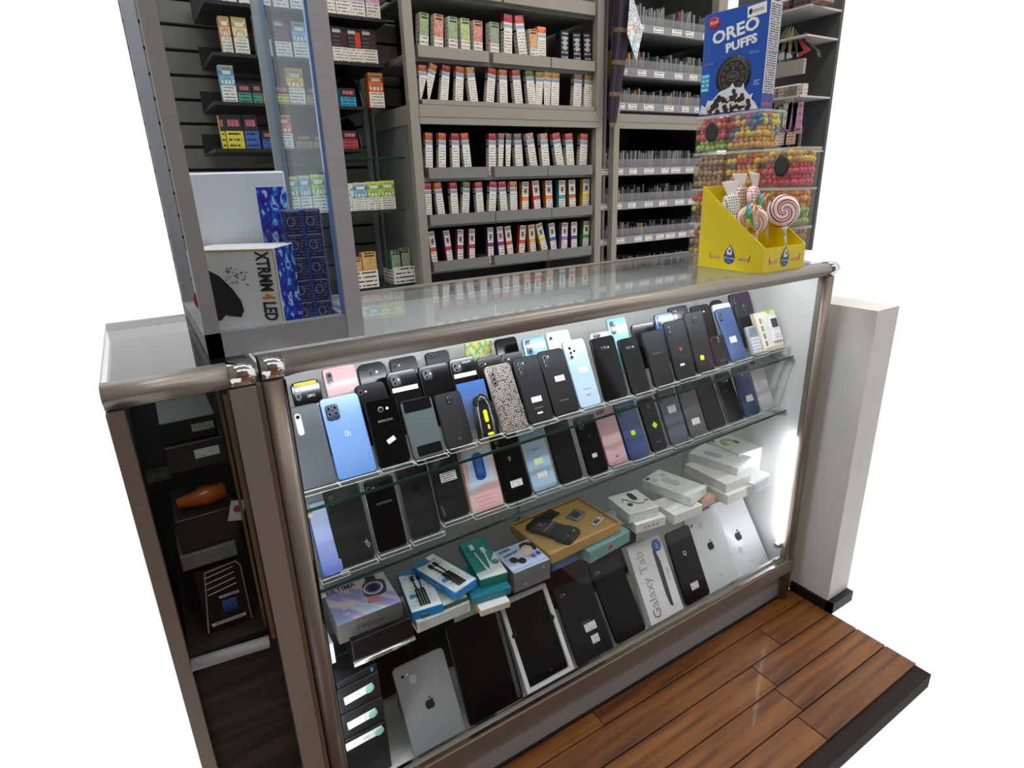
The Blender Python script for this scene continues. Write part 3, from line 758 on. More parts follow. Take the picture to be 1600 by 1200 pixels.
P1 = {r_[0]: r_[1:] for r_ in SHELF_ONE}; P2 = {r_[0]: r_[1:] for r_ in SHELF_TWO}; PT = {r_[0]: r_[1:] for r_ in TABLETS}; TR = {r_[0]: r_[1:] for r_ in TIERS}
GRN = 'b6e61e'
F1 = [ # key, label, hex, kwargs
 ('glacier', 'dark grey phone with long white camera strip at left end of upper shelf', '55585e', dict(cam_='strip', rough=.35)),
 ('blue', 'large metallic light blue phone with four lenses on the upper shelf', '6f94c8', dict(cam_='quad', rough=.22, grad=('5f86bf', '86a7d6'), extras=(('lg','ot',.012,.5,.47),))),
 ('s', 'glossy black phone with a slanted small white sticker, right of the large blue phone', '060607', dict(cam_='single', rough=.08, coat=1., extras=(('tx','SAMSUNG',.0065,.5,.33,INKG),('st',.017,.009,.56,.66,None,-22)))),
 ('flip', 'grey green folding phone with a black band at its bottom edge', '515a5a', dict(cam_='none', rough=.3, extras=(('pl',.058,.024,.5,.11,'0a0a0c',.003),('pl',.052,.02,.54,.87,'0b0b0d',.003),('tx','CONTACT',.007,.42,.11)))),
 ('moto', 'plain charcoal phone with a pill camera left of the yellow and black tool', '2b2d2f', dict(cam_='pill', rough=.5, extras=(('tx','M',.007,.52,.87,INKG),))),
 ('snake', 'phone covered in grey snake skin pattern', 'a59a90', dict(cam_='tri', mat='snake')),
 ('s21', 'black phone with five lenses and two low stickers, right of the snake skin phone', '24262a', dict(cam_='penta', rough=.5, extras=(('st',.026,.012,.50,.70),('tx','SAMSUNG',.005,.5,.79,INKG),('st',.013,.004,.5,.88)))),
 ('ultra', 'matt black phone with a white label above its middle, left of the ice blue phone', '1d1e20', dict(cam_='penta', rough=.55, extras=(('st',.026,.013,.56,.50),('tx','SAMSUNG',.005,.5,.79,INKG)))),
 ('lblue', 'ice blue phone with a silver camera block on the upper shelf', 'a9bfdb', dict(cam_='penta_s', rough=.25, extras=(('st',.024,.013,.58,.50),('tx','SAMSUNG',.005,.5,.74,INKG),('st',.012,.003,.5,.83,'d9a24a')))),
 ('gl', 'tall glossy black phone in a clear case right of the ice blue phone', '0b0c10', dict(cam_='row3', rough=.07, coat=1.)),
 ('gls', 'smaller glossy black phone with a faint red reflection in a clear case', '0b0c10', dict(cam_='row3', rough=.07, coat=1.)),
 ('d13', 'matt dark grey phone with no visible camera block, left of the heart sticker phone', '2b2c2e', dict(cam_='none', rough=.6, extras=(('tx','BLACKVIEW',.0048,.45,.42,INKG),))),
 ('d14', 'dark phone with a small red heart sticker', '2c2d2f', dict(cam_='duo_v', rough=.45, extras=(('lg','heart',.011,.5,.50),('st',.015,.006,.42,.78)))),
 ('d15', 'dark phone with a yellow square sticker near its bottom', '2a2b2d', dict(cam_='circle', rough=.45, extras=(('st',.013,.012,.40,.80,'f2dd1e'),('tx','LG',.005,.8,.86,INKG)))),
 ('sm', 'small black phone with dark red edges between two taller phones', '141012', dict(cam_='pill', rough=.15, side='7a1a20', extras=(('tx','SAMSUNG',.004,.5,.83,INKG),))),
 ('b17', 'blue phone with streaks of light and a white barcode sticker near the right end', '3c527f', dict(cam_='duo_v', rough=.12, coat=.8, extras=(('st',.026,.017,.48,.66),))),
]
DEC = dict(glacier=(.1, 1), tool=1)
for k, lb, c, kw in F1:
    x, y, z, w_, h_, ln = P1[k]
    if k == 'glacier': x, w_, h_, ln, z = .0795, .064, .150, 25, .795
    kw = dict(kw)
    if kw.get('mat') == 'snake': kw['mat'] = snake()
    phone(lb, x, y, z, w_, h_, ln, c, **kw)
    stand(x, y, z, zz(S1, x), w_, h_, ln, 'clear acrylic stand holding the ' + ' '.join(lb.split()[:10]))
# keypad phone
x, y, z, w_, h_, ln = P1['key']
kp = thing('keypad_phone', 'old silver flip phone with numeric keypad left of the cream boxed phone', 'phone', (x, y, z), (-ln, 0, 0))
ob('body', mslab(.046, .012, .082, .006, .002, [plain('b9bdc4', .3, .5)]), kp, (0, .006, 0))
ob('screen', mslab(.030, .0014, .022, .002, .0004, [plain('7d8896', .12)]), kp, (0, -.0004, .055))
for i in range(5):
    for j in range(3): ob('key', mbox(.010, .0016, .006, [plain('e9ecef', .4)], .0005), kp, (-.0125+.0125*j, -.0006, .006+.0092*i))
stand(x, y, z, zz(S1, x), .055, h_, ln, 'clear acrylic stand holding the old silver keypad phone')
# cream boxed white phone
x, y, z, w_, h_, ln = P1['wbox']; x = 1.378
wb = thing('boxed_phone', 'cream box holding a small white phone with green sticker on top corner', 'phone box', (x, y, z), (-ln, 0, 0))
ob('box', mbox(.094, .014, .112, [plain('e8d6b8', .6)], .001), wb, (0, .008, 0))
ob('tray', mbox(.084, .002, .100, [plain('efe9dd', .6)], .0006), wb, (0, .0, .006))
q = ob('handset', mslab(.036, .008, .074, .004, .001, [plain('f1f2f4', .3)]), wb, (.018, -.004, .020)); ob('screen', mslab(.026, .001, .026, .001, .0002, [plain('26282c', .1)]), q, (0, -.0042, .040))
for i in range(2):
    for j in range(3): ob('keypad_key', mbox(.007, .001, .005, [plain('cfd3d8', .4)]), q, (-.009+.009*j, -.0044, .008+.008*i))
for i in range(4): ob('accessory', mslab(.009, .002, .016, .002, .0004, [plain('8c8d90', .4)]), wb, (-.030, -.001, .012+.022*i))
sticker(wb, .016, .010, .008, .103, -.0016, 'a5dc1c', 20)
stand(x, y, z, zz(S1, x), .094, .11, ln, 'clear acrylic stand holding the cream boxed phone')
# black and yellow tool with looped cord, in a clear box with a blue picture card
x, y, z, w_, h_, ln = P1['tool']
tb = thing('boxed_charging_cable', 'black and yellow gadget with looped black cord in clear packaging', 'accessory', (x-.004, y, z), (-22, 0, 0))
ob('picture_card', mbox(.066, .001, .098, [vgrad('6a6a6c', '2b5fa6', .4)], 0), tb, (-.004, .016, .022))
ob('body', mslab(.030, .016, .088, .013, .004, [plain('111112', .35)]), tb, (.0, .0, .0))
ob('yellow_inlay', mslab(.009, .002, .026, .0035, .0006, [plain('e6dc1c', .4)]), tb, (.002, -.0088, .030)); ob('yellow_inlay', mslab(.005, .002, .010, .0025, .0006, [plain('e6dc1c', .4)]), tb, (.003, -.0088, .015)); ob('yellow_inlay', mslab(.014, .002, .006, .002, .0006, [plain('e6dc1c', .4)]), tb, (.004, -.0088, .002))
for i, (a, rr) in enumerate(((.020, .0022), (.014, .0016), (.024, .0018))):
    pts = [(-a, -.006, .0), (-a*1.05, -.009, .03), (-a*.95, -.01, .062), (-a*.5, -.01, .084-.004*i), (0, -.01, .09-.006*i), (a*.5, -.01, .084-.004*i), (a*.95, -.01, .062), (a*1.05, -.009, .03), (a, -.006, .0)]
    ob('cord', mtube(pts, rr, [plain('1b1b1c' if i != 1 else '8d8f92', .35)], 6), tb)
stand(x, y, z, zz(S1, x), .058, .09, 20, 'clear acrylic stand holding the black and yellow gadget')

# rows behind, on the upper shelf: tops known, bases on low risers
def strip(w): return ('st', w*.86, .009, .5, .33)
F2 = [
 ('a', 'black phone with a yellow band, behind the grey phone at the left end', '0c0c0f', dict(cam_='duo_v', rough=.1, extras=(('st',.040,.007,.5,.06,'e8c81e'),('tx','SIM1',.008,.62,.2),('st',.044,.005,.5,.34))), .15),
 ('b', 'pink phone with a dark twin camera in the back row at left', 'd3a9a9', dict(cam_='duo_v', rough=.4), .15),
 ('c', 'small dark phone with one lens just behind the large blue phone', '17181a', dict(cam_='lone', rough=.2), .12),
 ('d', 'round cornered black phone in the back row, right of the pink phone', '111214', dict(cam_='single', rough=.2, r=.014), .13),
 ('e', 'black phone with twin lenses and blank white strip behind the folding phone', '17181b', dict(cam_='duo_sq', rough=.12, extras=(strip(.064),)), .13),
 ('f', 'black phone with twin lenses and a plain back, behind the charcoal phone', '141518', dict(cam_='duo_sq', rough=.12), .13),
 ('g', 'black phone with twin lenses, white lettering and white strip behind the yellow tool', '141518', dict(cam_='duo_sq', rough=.12, extras=(strip(.062), ('tx','GALAXY',.006,.65,.09))), .13),
 ('h', 'dark phone barely showing over the twin lens phone in the back row', '232427', dict(cam_='lone', rough=.25), .13),
 ('i', 'slate phone with wide camera bar high in the back row', '33363d', dict(cam_='duo_top', rough=.3), .13),
 ('j', 'black phone with a small lens behind the snake skin phone', '15171a', dict(cam_='lone', rough=.15), .13),
 ('l', 'black phone with a single lens peeking over the snake skin phone', '131417', dict(cam_='lone', rough=.2), .12),
 ('m', 'black phone standing highest left of the sky blue phone', '101114', dict(cam_='none', rough=.15), .13),
 ('n', 'sky blue phone with dark camera block behind two black phones', '6fa3cc', dict(cam_='tri_dark', rough=.2), .13),
 ('o', 'white phone with a single lens behind the matt black phone', 'e6e2dc', dict(cam_='lone', rough=.3), .13),
 ('q', 'white phone with two dark lenses behind the tall glossy phone', 'dddedd', dict(cam_='duo_top', rough=.3), .12),
 ('r', 'pale turquoise phone with tall camera strip standing high in the back row', '86b9d6', dict(cam_='tri_dark', rough=.2, grad=('8fc3dd','79aed0')), .15),
 ('s', 'black phone with a bright top edge behind the matt dark grey phone', '0f1012', dict(cam_='none', rough=.12, extras=(('st',.03,.003,.6,.05,'c9ccd0'),)), .12),
 ('t', 'deep blue phone behind the heart sticker phone', '3d5c9c', dict(cam_='duo_v', rough=.2), .13),
 ('u', 'dark navy phone with triple lenses at the back near the right', '2b3a4e', dict(cam_='tri_dark', rough=.2), .14),
 ('v', 'black phone with a white flash dot behind the yellow sticker phone', '0e0f10', dict(cam_='single', rough=.3), .13),
 ('w', 'round topped dark phone at the back, left of the purple phone', '1b2632', dict(cam_='none', rough=.2, r=.022), .14),
 ('x', 'white phone edge showing between two dark phones near the right end', 'e4e2e0', dict(cam_='none', rough=.4), .13),
 ('y', 'purple black phone standing highest at the right end', '1c1524', dict(cam_='duo_v', rough=.1, coat=.8, grad=('141420','3a2244')), .16),
 ('z', 'phone in a clear case with a ring, above the silver keypad phone', '27303c', dict(cam_='circle', rough=.08, coat=1.), .13),
]
for k, lb, c, kw, h_ in F2:
    x, yt, ztp, w_ = TR[k]
    ln = 24; y = yt - h_*math.sin(R(ln)); z = ztp - h_*math.cos(R(ln)); zs = zz(S1, x)
    if z < zs + .006: h_ = (ztp - zs - .006)/math.cos(R(ln)); y = yt - h_*math.sin(R(ln)); z = zs + .006
    x = min(x, L - .016 - w_/2 - .004)
    phone(lb, x, y, z, w_, h_, ln, c, **kw)
    stand(x, y, z, zs, w_, h_, ln, 'clear acrylic riser under the ' + ' '.join(lb.split()[:11]), 'clear acrylic phone risers')
x, yt, ztp, w_ = TR['k']
t = thing('game_card_pack', 'yellow green illustrated card pack standing in the back row', 'card pack', (x, yt, ztp-.14), (0, 0, 0))
g = G('leaf_print', .4); u, v = g.uv(); nz = g.noise(g.vec(g.m('MULTIPLY', u, 3.), g.m('MULTIPLY', v, 5.)), 1.3, 2.)
g.col(g.ramp(nz, [(.3, hx('e9dd6a')), (.45, hx('8fc48a')), (.55, hx('f0e9a8')), (.7, hx('c98a4a'))], True))
ob('pack', mbox(w_, .010, .14, [g.mat], .001), t); text('Poesy', .016, INKW, t, (0, -.0058, .108), 8); ob('base', boxes([(-w_/2, w_/2, -.008, .008, -(ztp-.14-zz(S1, x)), 0)], [ACRYL]), t)

F3 = [
 ('tcl', 'wide dark grey phone with sideways letters at the left of the second shelf', '3b3d3f', dict(cam_='duo_v', rough=.4, extras=(('tx','TCL',.009,.86,.80,INKW,-62),)), .152),
 ('sam', 'black phone with silver edge and small name near its top, on the second shelf', '0a0a0b', dict(cam_='lone', rough=.15, side='9a9ca0', extras=(('tx','SAMSUNG',.007,.55,.35,INKG),)), .145),
 ('bb', 'dark grey phone with a dotted emblem, left of the phone with a big label', '36383a', dict(cam_='none', rough=.5, side='6e7072', extras=(('lg','berry',.015,.5,.34),('tx','BlackBerry',.005,.56,.86,INKK))), .15),
 ('nok', 'charcoal phone with a large white label near its top and sideways name', '2d2f33', dict(cam_='none', rough=.5, extras=(('st',.036,.019,.54,.44),('tx','NOKIA',.007,.12,.84,INKG,-80))), .14),
 ('T', 'black phone with a white T emblem and label, right of the pink box', '0c0c0e', dict(cam_='duo_v', rough=.15, extras=(('lg','tee',.010,.5,.38),('st',.030,.015,.52,.80))), .15),
 ('lb', 'pale blue phone with two pale stickers on the second shelf', 'a3bbd3', dict(cam_='none', rough=.3, extras=(('tx','moto',.008,.5,.32,INKK),('st',.024,.014,.5,.58,'d7e6b0'),('st',.024,.014,.5,.80))), .14),
 ('bk', 'plain black phone right of the pale blue phone', '0e0e10', dict(cam_='none', rough=.4), .145),
 ('ip', 'black phone with a fruit emblem and a tiny white sticker', '111318', dict(cam_='duo_sq', rough=.12, coat=.8, extras=(('lg','apple',.010,.5,.36),('st',.014,.010,.50,.72))), .145),
 ('pk2', 'plain rose pink phone on the second shelf', 'c9a0a4', dict(cam_='duo_top', rough=.45, extras=(('tx','MOTOROLA',.005,.5,.74,INKG),('st',.008,.006,.5,.88,'8d6a70'))), .145),
 ('bl', 'royal blue phone with a green square sticker', '1f3470', dict(cam_='duo_v', rough=.12, coat=.8, extras=(('tx','SAMSUNG',.005,.45,.34,INKG),('st',.014,.012,.5,.60,GRN))), .15),
 ('bg', 'narrow black phone with a tilted green sticker', '101113', dict(cam_='pill', rough=.15, extras=(('st',.013,.013,.5,.56,GRN,45),('tx','SAMSUNG',.004,.5,.84,INKG))), .14),
 ('sl', 'slate blue phone with a white label above its middle', '4c5462', dict(cam_='duo_v', rough=.3, extras=(('st',.028,.020,.56,.46),)), .15),
 ('gr', 'bronze grey phone with a white label low on its back', '524f50', dict(cam_='circle', rough=.3, extras=(('st',.028,.017,.5,.80),)), .15),
 ('k1', 'plain black phone right of the bronze grey phone', '0c0c0e', dict(cam_='none', rough=.2, side='55585c'), .145),
 ('k2', 'black phone with a silver rim and round emblem near the right end', '0c0d10', dict(cam_='row3', rough=.15, side='8a8d92', extras=(('tx','SAMSUNG',.004,.4,.36,INKG),)), .145),
 ('b3', 'blue phone with pale scratches and white label, second shelf near right end', '36496c', dict(cam_='duo_top', rough=.15, coat=.8, extras=(('st',.028,.018,.56,.72),('tx','G',.008,.5,.2,INKW))), .15),
 ('w', 'silver lilac phone at the right end of the second shelf', 'cfc8d2', dict(cam_='duo_top', rough=.3, grad=('bdb9c4','dcd6de'), extras=(('st',.020,.016,.52,.52,'c9c4cc'),)), .155),
]
for k, lb, c, kw, h_ in F3:
    x, y, z, w_, h0, ln = P2[k]; ln = min(max(ln, 22), 28)
    if k == 'w': x, w_ = 1.374, .064
    if k == 'b3': x, w_ = 1.304, .066
    if k == 'k2': x, w_ = 1.233, .066
    z = max(z, zz(S2, x) + .008)
    phone(lb, x, y, z, w_, h_, ln, c, **kw)
    stand(x, y, z, zz(S2, x), w_, h_, ln, 'clear acrylic stand holding the ' + ' '.join(lb.split()[:10]))
phone('gradient blue white phone leaning at the far left of the second shelf', .0795, .098, .614, .040, .14, 24, '7f9de0', grad=('6f86d8', 'cfdcf6'), cam_='none')
stand(.0795, .098, .614, zz(S2, .07), .042, .14, 24, 'clear acrylic stand under the gradient blue white phone')
x, y, z, w_, h0, ln = P2['pk']
pb = thing('boxed_phone', 'pink card box with a blue oval phone picture on the second shelf', 'phone box', (x, y, max(z, zz(S2, x)+.006)), (-22, 0, 0))
ob('box', mbox(.078, .020, .150, [plain('e3b9b4', .5)], .0015), pb, (0, .012, 0))
ob('picture', mpoly([(-.034,.040),(.0,.058),(.032,.056),(.030,.10),(.034,.138),(.0,.128),(-.036,.142),(-.028,.10)], .0008, [plain('c2d2e6', .4)]), pb, (0, .002, .0))
ob('picture', mslab(.026, .0014, .060, .011, .0004, [plain('2456a8', .3)]), pb, (0, .0012, .066))
ob('picture', mslab(.014, .0008, .034, .002, .0002, [plain('3f6fc0', .3)]), pb, (0, .0002, .080))
for i, wd in enumerate((.058, .050, .046)): ob('printed_line', mbox(wd, .0006, .003, [print_label('e3b9b4', 'b0222c', 1, 14, .4)]), pb, (0, .0018, .030-.009*i))
stand(x, y, max(z, zz(S2, x)+.006), zz(S2, x), .08, .14, 22, 'clear acrylic stand holding the pink card box')

# ------------------------------------------------------------------ tablets on the deck
TF = [
 ('ipad', 'grey tablet with a black fruit emblem at the left of the bottom level', '8f9093', dict(cam_='lone', rough=.35, metal=1, extras=(('lg','apple',.024,.5,.52),('tx','iPad',.010,.5,.87,INKG),('st',.016,.018,.30,.24,'b5b6b8',18))), .194),
 ('bigblk', 'large black tablet with a dark strip along its right side', '0b0b0c', dict(cam_='none', rough=.3, side='3a3b3d'), .235),
 ('navy', 'dark slate tablet with two white labels', '2b2f36', dict(cam_='lone', rough=.45, extras=(('tx','SAMSUNG',.006,.54,.54,INKG),('st',.036,.020,.60,.66),('st',.024,.020,.62,.82))), .206),
 ('blk', 'plain black tablet left of the white boxed tablet', '101113', dict(cam_='lone', rough=.4), .215),
 ('q', 'black tablet with a white label low on it, right of the white boxed tablet', '0f0f10', dict(cam_='none', rough=.35, extras=(('tx','Q',.018,.5,.34),('st',.030,.020,.50,.84))), .214),
 ('ip', 'silver tablet with a black fruit emblem, left one of the two at the right', 'cfd0d2', dict(cam_='lone', rough=.3, extras=(('lg','apple',.028,.5,.44),('tx','iPad',.010,.5,.84,INKG),('st',.014,.020,.40,.20,'b9babd',18))), .236),
 ('ip4', 'silver tablet with a black fruit emblem at the far right corner', 'd3d4d6', dict(cam_='none', rough=.3, extras=(('lg','apple',.030,.46,.50),('tx','iPad',.010,.55,.86,INKG),('st',.014,.020,.36,.72,'bcbdc0',22))), .24),
]
for k, lb, c, kw, h_ in TF:
    x, y, z, w_, h0, ln = PT[k]; kw = dict(kw); kw.pop('metal', 0)
    if k == 'ip4': x = min(x, L-.02-w_/2-.006); w_ = .160; x = 1.345
    if k == 'ip': x = 1.200; w_ = .148
    th = phone(lb, x, y, z, w_, h_, ln, c, t=.0085, r=.011, cat='tablet', name='tablet', **kw)
    if k == 'bigblk': ob('side_strip', boxes([(w_/2-.016, w_/2-.006, -.002, .0, .012, h_-.004)], [plain('6b6c6e', .25, .5)]), th)
    stand(x, y, z, .100, w_*.8, h_*.5, ln, 'clear acrylic easel under the ' + ' '.join(lb.split()[:10]), 'clear acrylic tablet easels')
x, y, z, w_, h0, ln = PT['tray']
tt = thing('boxed_tablet', 'black tablet lying in a white card box tray', 'tablet', (x, y, z), (-ln, 0, 0))
W_ = .143; HH = .225
ob('box_rim', boxes([(-W_/2, -W_/2+.011, -.002, .022, 0, HH), (W_/2-.011, W_/2, -.002, .022, 0, HH), (-W_/2+.011, W_/2-.011, -.002, .022, 0, .012), (-W_/2+.011, W_/2-.011, -.002, .022, HH-.01, HH), (-W_/2+.011, W_/2-.011, .018, .022, .012, HH-.01)], [plain('e8e8e8', .5)]), tt)
ob('screen', mslab(W_-.024, .012, HH-.024, .006, .001, [plain('0a0a0b', .2)]), tt, (0, .009, .013))
for s_ in (-1, 1): ob('finger_notch', mdisc(.008, .004, [plain('0a0a0b', .3)], 14), tt, (s_*(W_/2-.012), .0, .14))
ob('round_button', mdisc(.004, .001, [plain('2c2d30', .2)], 12), tt, (.01, .0024, .028))
x, y, z, w_, h0, ln = PT['gtab']
gt = thing('boxed_tablet', 'white box for a tablet with sideways grey lettering and tablet picture', 'tablet box', (x, y, z), (-30, 0, 0))
ob('box', mbox(.128, .026, .222, [plain('ececec', .5)], .001), gt, (0, .014, 0))
text('Galaxy Tab', .042, plain('b9babc', .3, .6), gt, (-.030, .0004, .105), 90, sx=1.)
ob('picture', mpoly([(.010,.028),(.020,.022),(.024,.150),(.016,.192),(.008,.184),(.006,.060)], .0008, [plain('45484d', .3)]), gt, (.012, .001, 0), (0, 0, 0))
ob('picture', mdisc(.017, .0012, [plain('2a6cc0', .3)], 20), gt, (.040, .0004, .196)); text('A11', .012, INKW, gt, (.040, -.0004, .196), 90)
text('A7 Tablet', .009, INKK, gt, (.050, .0004, .11), 90)
text('SAMSUNG', .008, INKK, gt, (-.0644, .014, .13), 90, rot=(0, 0, -90))
ob('deck_strip', boxes([(.2, L-.05, .034, .052, .1005, .104)], [ACRYL]), case)

# ------------------------------------------------------------------ boxes on the third shelf
BX = {r_[0]: r_[1:] for r_ in BOXES}
def carton(key, label, mats, cat='box', name='carton', bev=.0012, dz=0, size=None, group=None, pos=None, ang=None):
    x, y, z, w_, d_, h_, a = BX[key] if key else pos
    if size: w_, d_, h_ = size
    if ang is not None: a = ang
    y = max(y, .046)
    c, s = math.cos(R(a)), math.sin(R(a))
    cx, cy = x + c*w_/2 - s*d_/2, y + s*w_/2 + c*d_/2
    o = ob(name, mbox(w_, d_, h_, mats, bev), None, (cx, cy, z+dz), (0, 0, a)); tag(o, label, cat, group)
    o['_w'] = w_; o['_d'] = d_; o['_h'] = h_
    return o, w_, d_, h_
wht = plain('e9e9e6', .5); whs = plain('dcdcda', .55)
# watch box
g = G('iridescent_print', .25, .2, .5); u, v = g.uv(); nz = g.noise(g.vec(g.m('ADD', g.m('MULTIPLY', u, 1.3), g.m('MULTIPLY', v, .8)), g.m('MULTIPLY', v, .5)), 2., 2.)
g.col(g.ramp(nz, [(.32, hx('8fa8a4')), (.44, hx('9c9ae0')), (.52, hx('e8c9c8')), (.6, hx('a9cfe8')), (.7, hx('c9a2d8'))])); IRI = g.mat
o, w_, d_, h_ = carton('watch', 'smartwatch box with a shiny rainbow lid at the left of the third shelf', [plain('54534f', .35), plain('54534f', .35), IRI], name='watch_box', size=(.135, .118, .046))
def top(o, me, x, y, h, name='picture', spin=0, dz=.0004): return ob(name, me, o, (x, y, h+dz), (0, 0, spin))
def ttop(o, s, size, x, y, h, m_=INKK, spin=0, sx=1., bold=0): return text(s, size, m_, o, (x, y, h+.0006), spin, 'xy', sx=sx, bold=bold)
top(o, mpoly([(-.014,-.05),(.014,-.05),(.012,-.022),(-.012,-.022)], .0006, [plain('b87a84', .4)], 'xy'), .028, .018, h_, spin=-10)
top(o, mpoly([(-.013,.024),(.013,.024),(.010,.044),(-.010,.044)], .0006, [plain('26282c', .4)], 'xy'), .028, .014, h_, spin=-10)
top(o, mpoly(outline(.048, .052, .014), .001, [plain('34353a', .3)], 'xy'), .028, -.012, h_, spin=-10)
for r_, c_ in ((.021, 'c3cdf0'), (.017, '4c5070'), (.012, '14151a')):
    top(o, mpoly([(r_*math.cos(2*PI*i/24), r_*math.sin(2*PI*i/24)) for i in range(24)], .0004, [plain(c_, .3)], 'xy'), .030, .014, h_, dz=.0012+.0004*(1 if c_ == '4c5070' else 2 if c_ == '14151a' else 0))
ttop(o, 'ULTIMA', .022, -.030, .048, h_, sx=.8, bold=.0004)
for i in range(3): top(o, mbox(.010, .006, .0004, [print_label('c3c4d8', '7a4a6a', 2, 6, .4)]), -.040, .0-.018*i, h_)
text('HiGmax', .017, INKK, o, (.0, -d_/2-.0004, .024), 0)
o2, *_ = carton(None, 'black flat box with a silver bar along its front edge beneath the watch box', [plain('131315', .3)], name='speaker_box', pos=(.092, .098, zz(S3, .1)+.001, .128, .13, .060, 0))
o2.location.z = .3875; 
ob('silver_bar', mtube([(-.066, -.066, .006), (.066, -.066, .006)], .006, [brushed('d2d2d2', .2, .9)], 12), o2)['label'] = 'round silver bar'
text('GX', .008, INKW, o2, (.02, -.0722, .006))
t_ = ob('pale_box', mbox(.012, .12, .05, [plain('dfe4ee', .4)], .001), None, (.058, .19, .3875)); tag(t_, 'pale upright box lid squeezed beside the left post', 'box')
# blue cable boxes
BLU = plain('1f86d6', .4, name='cable_box_blue')
g = G('cable_box_print', .4); u, v = g.uv()
b_ = g.mix(g.text(u, v, 12., 6., .5, mu=.15, mv=.1), hx('e6edf2'), hx('a9c4dc')); b_ = g.mix(g.m('MULTIPLY', g.m('GREATER_THAN', v, .88), g.m('LESS_THAN', u, .62)), b_, hx('2f86c4'))
b_ = g.mix(g.m('MULTIPLY', g.band(v, .30, .37), g.band(u, .12, .42)), b_, hx('2a93c6')); g.col(b_); CBP = g.mat
def cable_box(key, label, size, ang=None):
    o, w_, d_, h_ = carton(key, label, [BLU, BLU, CBP], name='cable_box', size=size, group='blue and white cable boxes', ang=ang)
    for s_ in (-1, 1):
        ob('cable_picture', mtube([(s_*.007, d_*.20, h_+.002), (s_*.006, d_*.05, h_+.002), (s_*.004, -d_*.08, h_+.002)], .0018, [INKK], 6), o)
        ob('plug_picture', mbox(.008, .016, .004, [INKK], .001), o, (s_*.007, d_*.24, h_))
    for i in range(4): ob('cable_picture', mtube([(-.009+.006*i, -d_*.04, h_+.002), (-.009+.006*i, -d_*.42, h_+.002)], .0021, [INKK], 6), o)
    ttop(o, 'FOWEROIL', .009, .002, d_*.36, h_, INKK); ttop(o, 'Hi', .012, -w_*.27, -d_*.12, h_, plain('2a93c6', .4))
    text('Powerline Max', .008, INKW, o, (-w_/2-.0005, 0, h_*.5), 0, rot=(0, 0, -90))
    return o
cable_box('cabA', 'blue and white cable box lying flat, lower one of the two', (.070, .150, .022))
cable_box('cabB', 'blue and white cable box lying crosswise on the other cable box', (.066, .150, .020))
TEAL = plain('1d8f8b', .4); TEALD = plain('1c7d90', .4); GRNB = plain('3b6a5c', .45)
o, w_, d_, h_ = carton('white4', 'white open topped box beneath the blue cable boxes', [wht], name='earphone_box', bev=.001, size=(.128, .10, .028)); text('HOCO', .008, plain('9aa09c', .5), o, (.01, -d_/2-.0004, .014))
ob('recess', boxes([(-.058, .058, -.0505, -.0502, .003, .025)], [plain('c9cac6', .5)]), o)
carton(None, 'thin green and white box between the white box and cable boxes', [GRNB, GRNB, wht], name='small_box', pos=(.250, .116, .4152, .110, .095, .0005+.011, -2))
o, w_, d_, h_ = carton('teal5', 'teal cable box with white plugs pictured on it, uppermost of the teal pair', [plain('1f7f6e', .4), TEAL, TEAL], name='cable_box', size=(.068, .16, .021))
top(o, mpoly([(-.034,-.079),(.034,-.079),(.034,.01),(-.002,-.05),(-.034,-.055)], .0004, [plain('dfe9e8', .5)], 'xy'), 0, 0, h_)
for s_ in (-1, 1):
    ob('plug_picture', mbox(.011, .022, .004, [plain('f2f2f0', .4)], .002), o, (s_*.011, .035-.01*s_, h_)); ob('cable_picture', mtube([(s_*.011, .02, h_+.002), (s_*.008, -.02, h_+.002), (s_*.004, -.06, h_+.002)], .0025, [plain('f2f2f0', .4)], 6), o)
top(o, mpoly([(.009*math.cos(i*PI/10), .009*math.sin(i*PI/10)) for i in range(20)], .0006, [plain('2a6d74', .4)], 'xy'), .022, -.030, h_, dz=.0008); ttop(o, 'USB', .006, .022, -.030, h_+.001, INKW)
carton('teal6', 'blue green flat box underneath the teal cable box', [TEALD], name='cable_box', size=(.095, .115, .020))
carton('beige7', 'small white box with an orange end at the bottom of the teal pile', [plain('d9cfc0', .5), plain('e0a468', .5), wht], name='small_box', size=(.072, .085, .017))
# earphone boxes
g = G('portrait_box_print', .4); u, v = g.uv(); nz = g.noise(g.vec(g.m('MULTIPLY', u, 5.), g.m('MULTIPLY', v, 5.)), 1.2, 2.)
g.col(g.ramp(nz, [(.35, hx('b4c6e2')), (.55, hx('c4d0ea')), (.7, hx('a3b6dc'))])); EAR = g.mat; GRB = plain('77777b', .5)
o, w_, d_, h_ = carton('ear8', 'grey earphone box with a dark haired face pictured on its lid', [GRB, GRB, EAR], name='earphone_box', size=(.102, .100, .027), group='grey earphone boxes')
top(o, mpoly([(.004,-.002),(.012,.010),(.010,.022),(.020,.034),(.034,.034),(.040,.018),(.034,.002),(.028,-.012),(.014,-.012)], .0004, [plain('e3c3b8', .5)], 'xy'), 0, 0, h_, 'face_picture')
top(o, mpoly([(.010,.024),(.018,.040),(.034,.044),(.050,.032),(.050,.010),(.044,.000),(.038,.004),(.040,.020),(.030,.032),(.020,.030)], .0005, [plain('20222c', .5)], 'xy'), 0, 0, h_, 'hair_picture', dz=.0006)
for dx, dy in ((-.022, -.018), (-.006, -.030)): ob('earbud_picture', mslab(.017, .004, .020, .008, .001, [plain('2b2326', .2)]), o, (dx, dy, h_+.002), (-88, 0, 20))
for dx, dy in ((.026, -.024), (.042, -.020)): ob('earbud_picture', mslab(.009, .003, .013, .004, .001, [plain('3f6fc8', .2)]), o, (dx, dy, h_+.002), (-88, 0, 20))
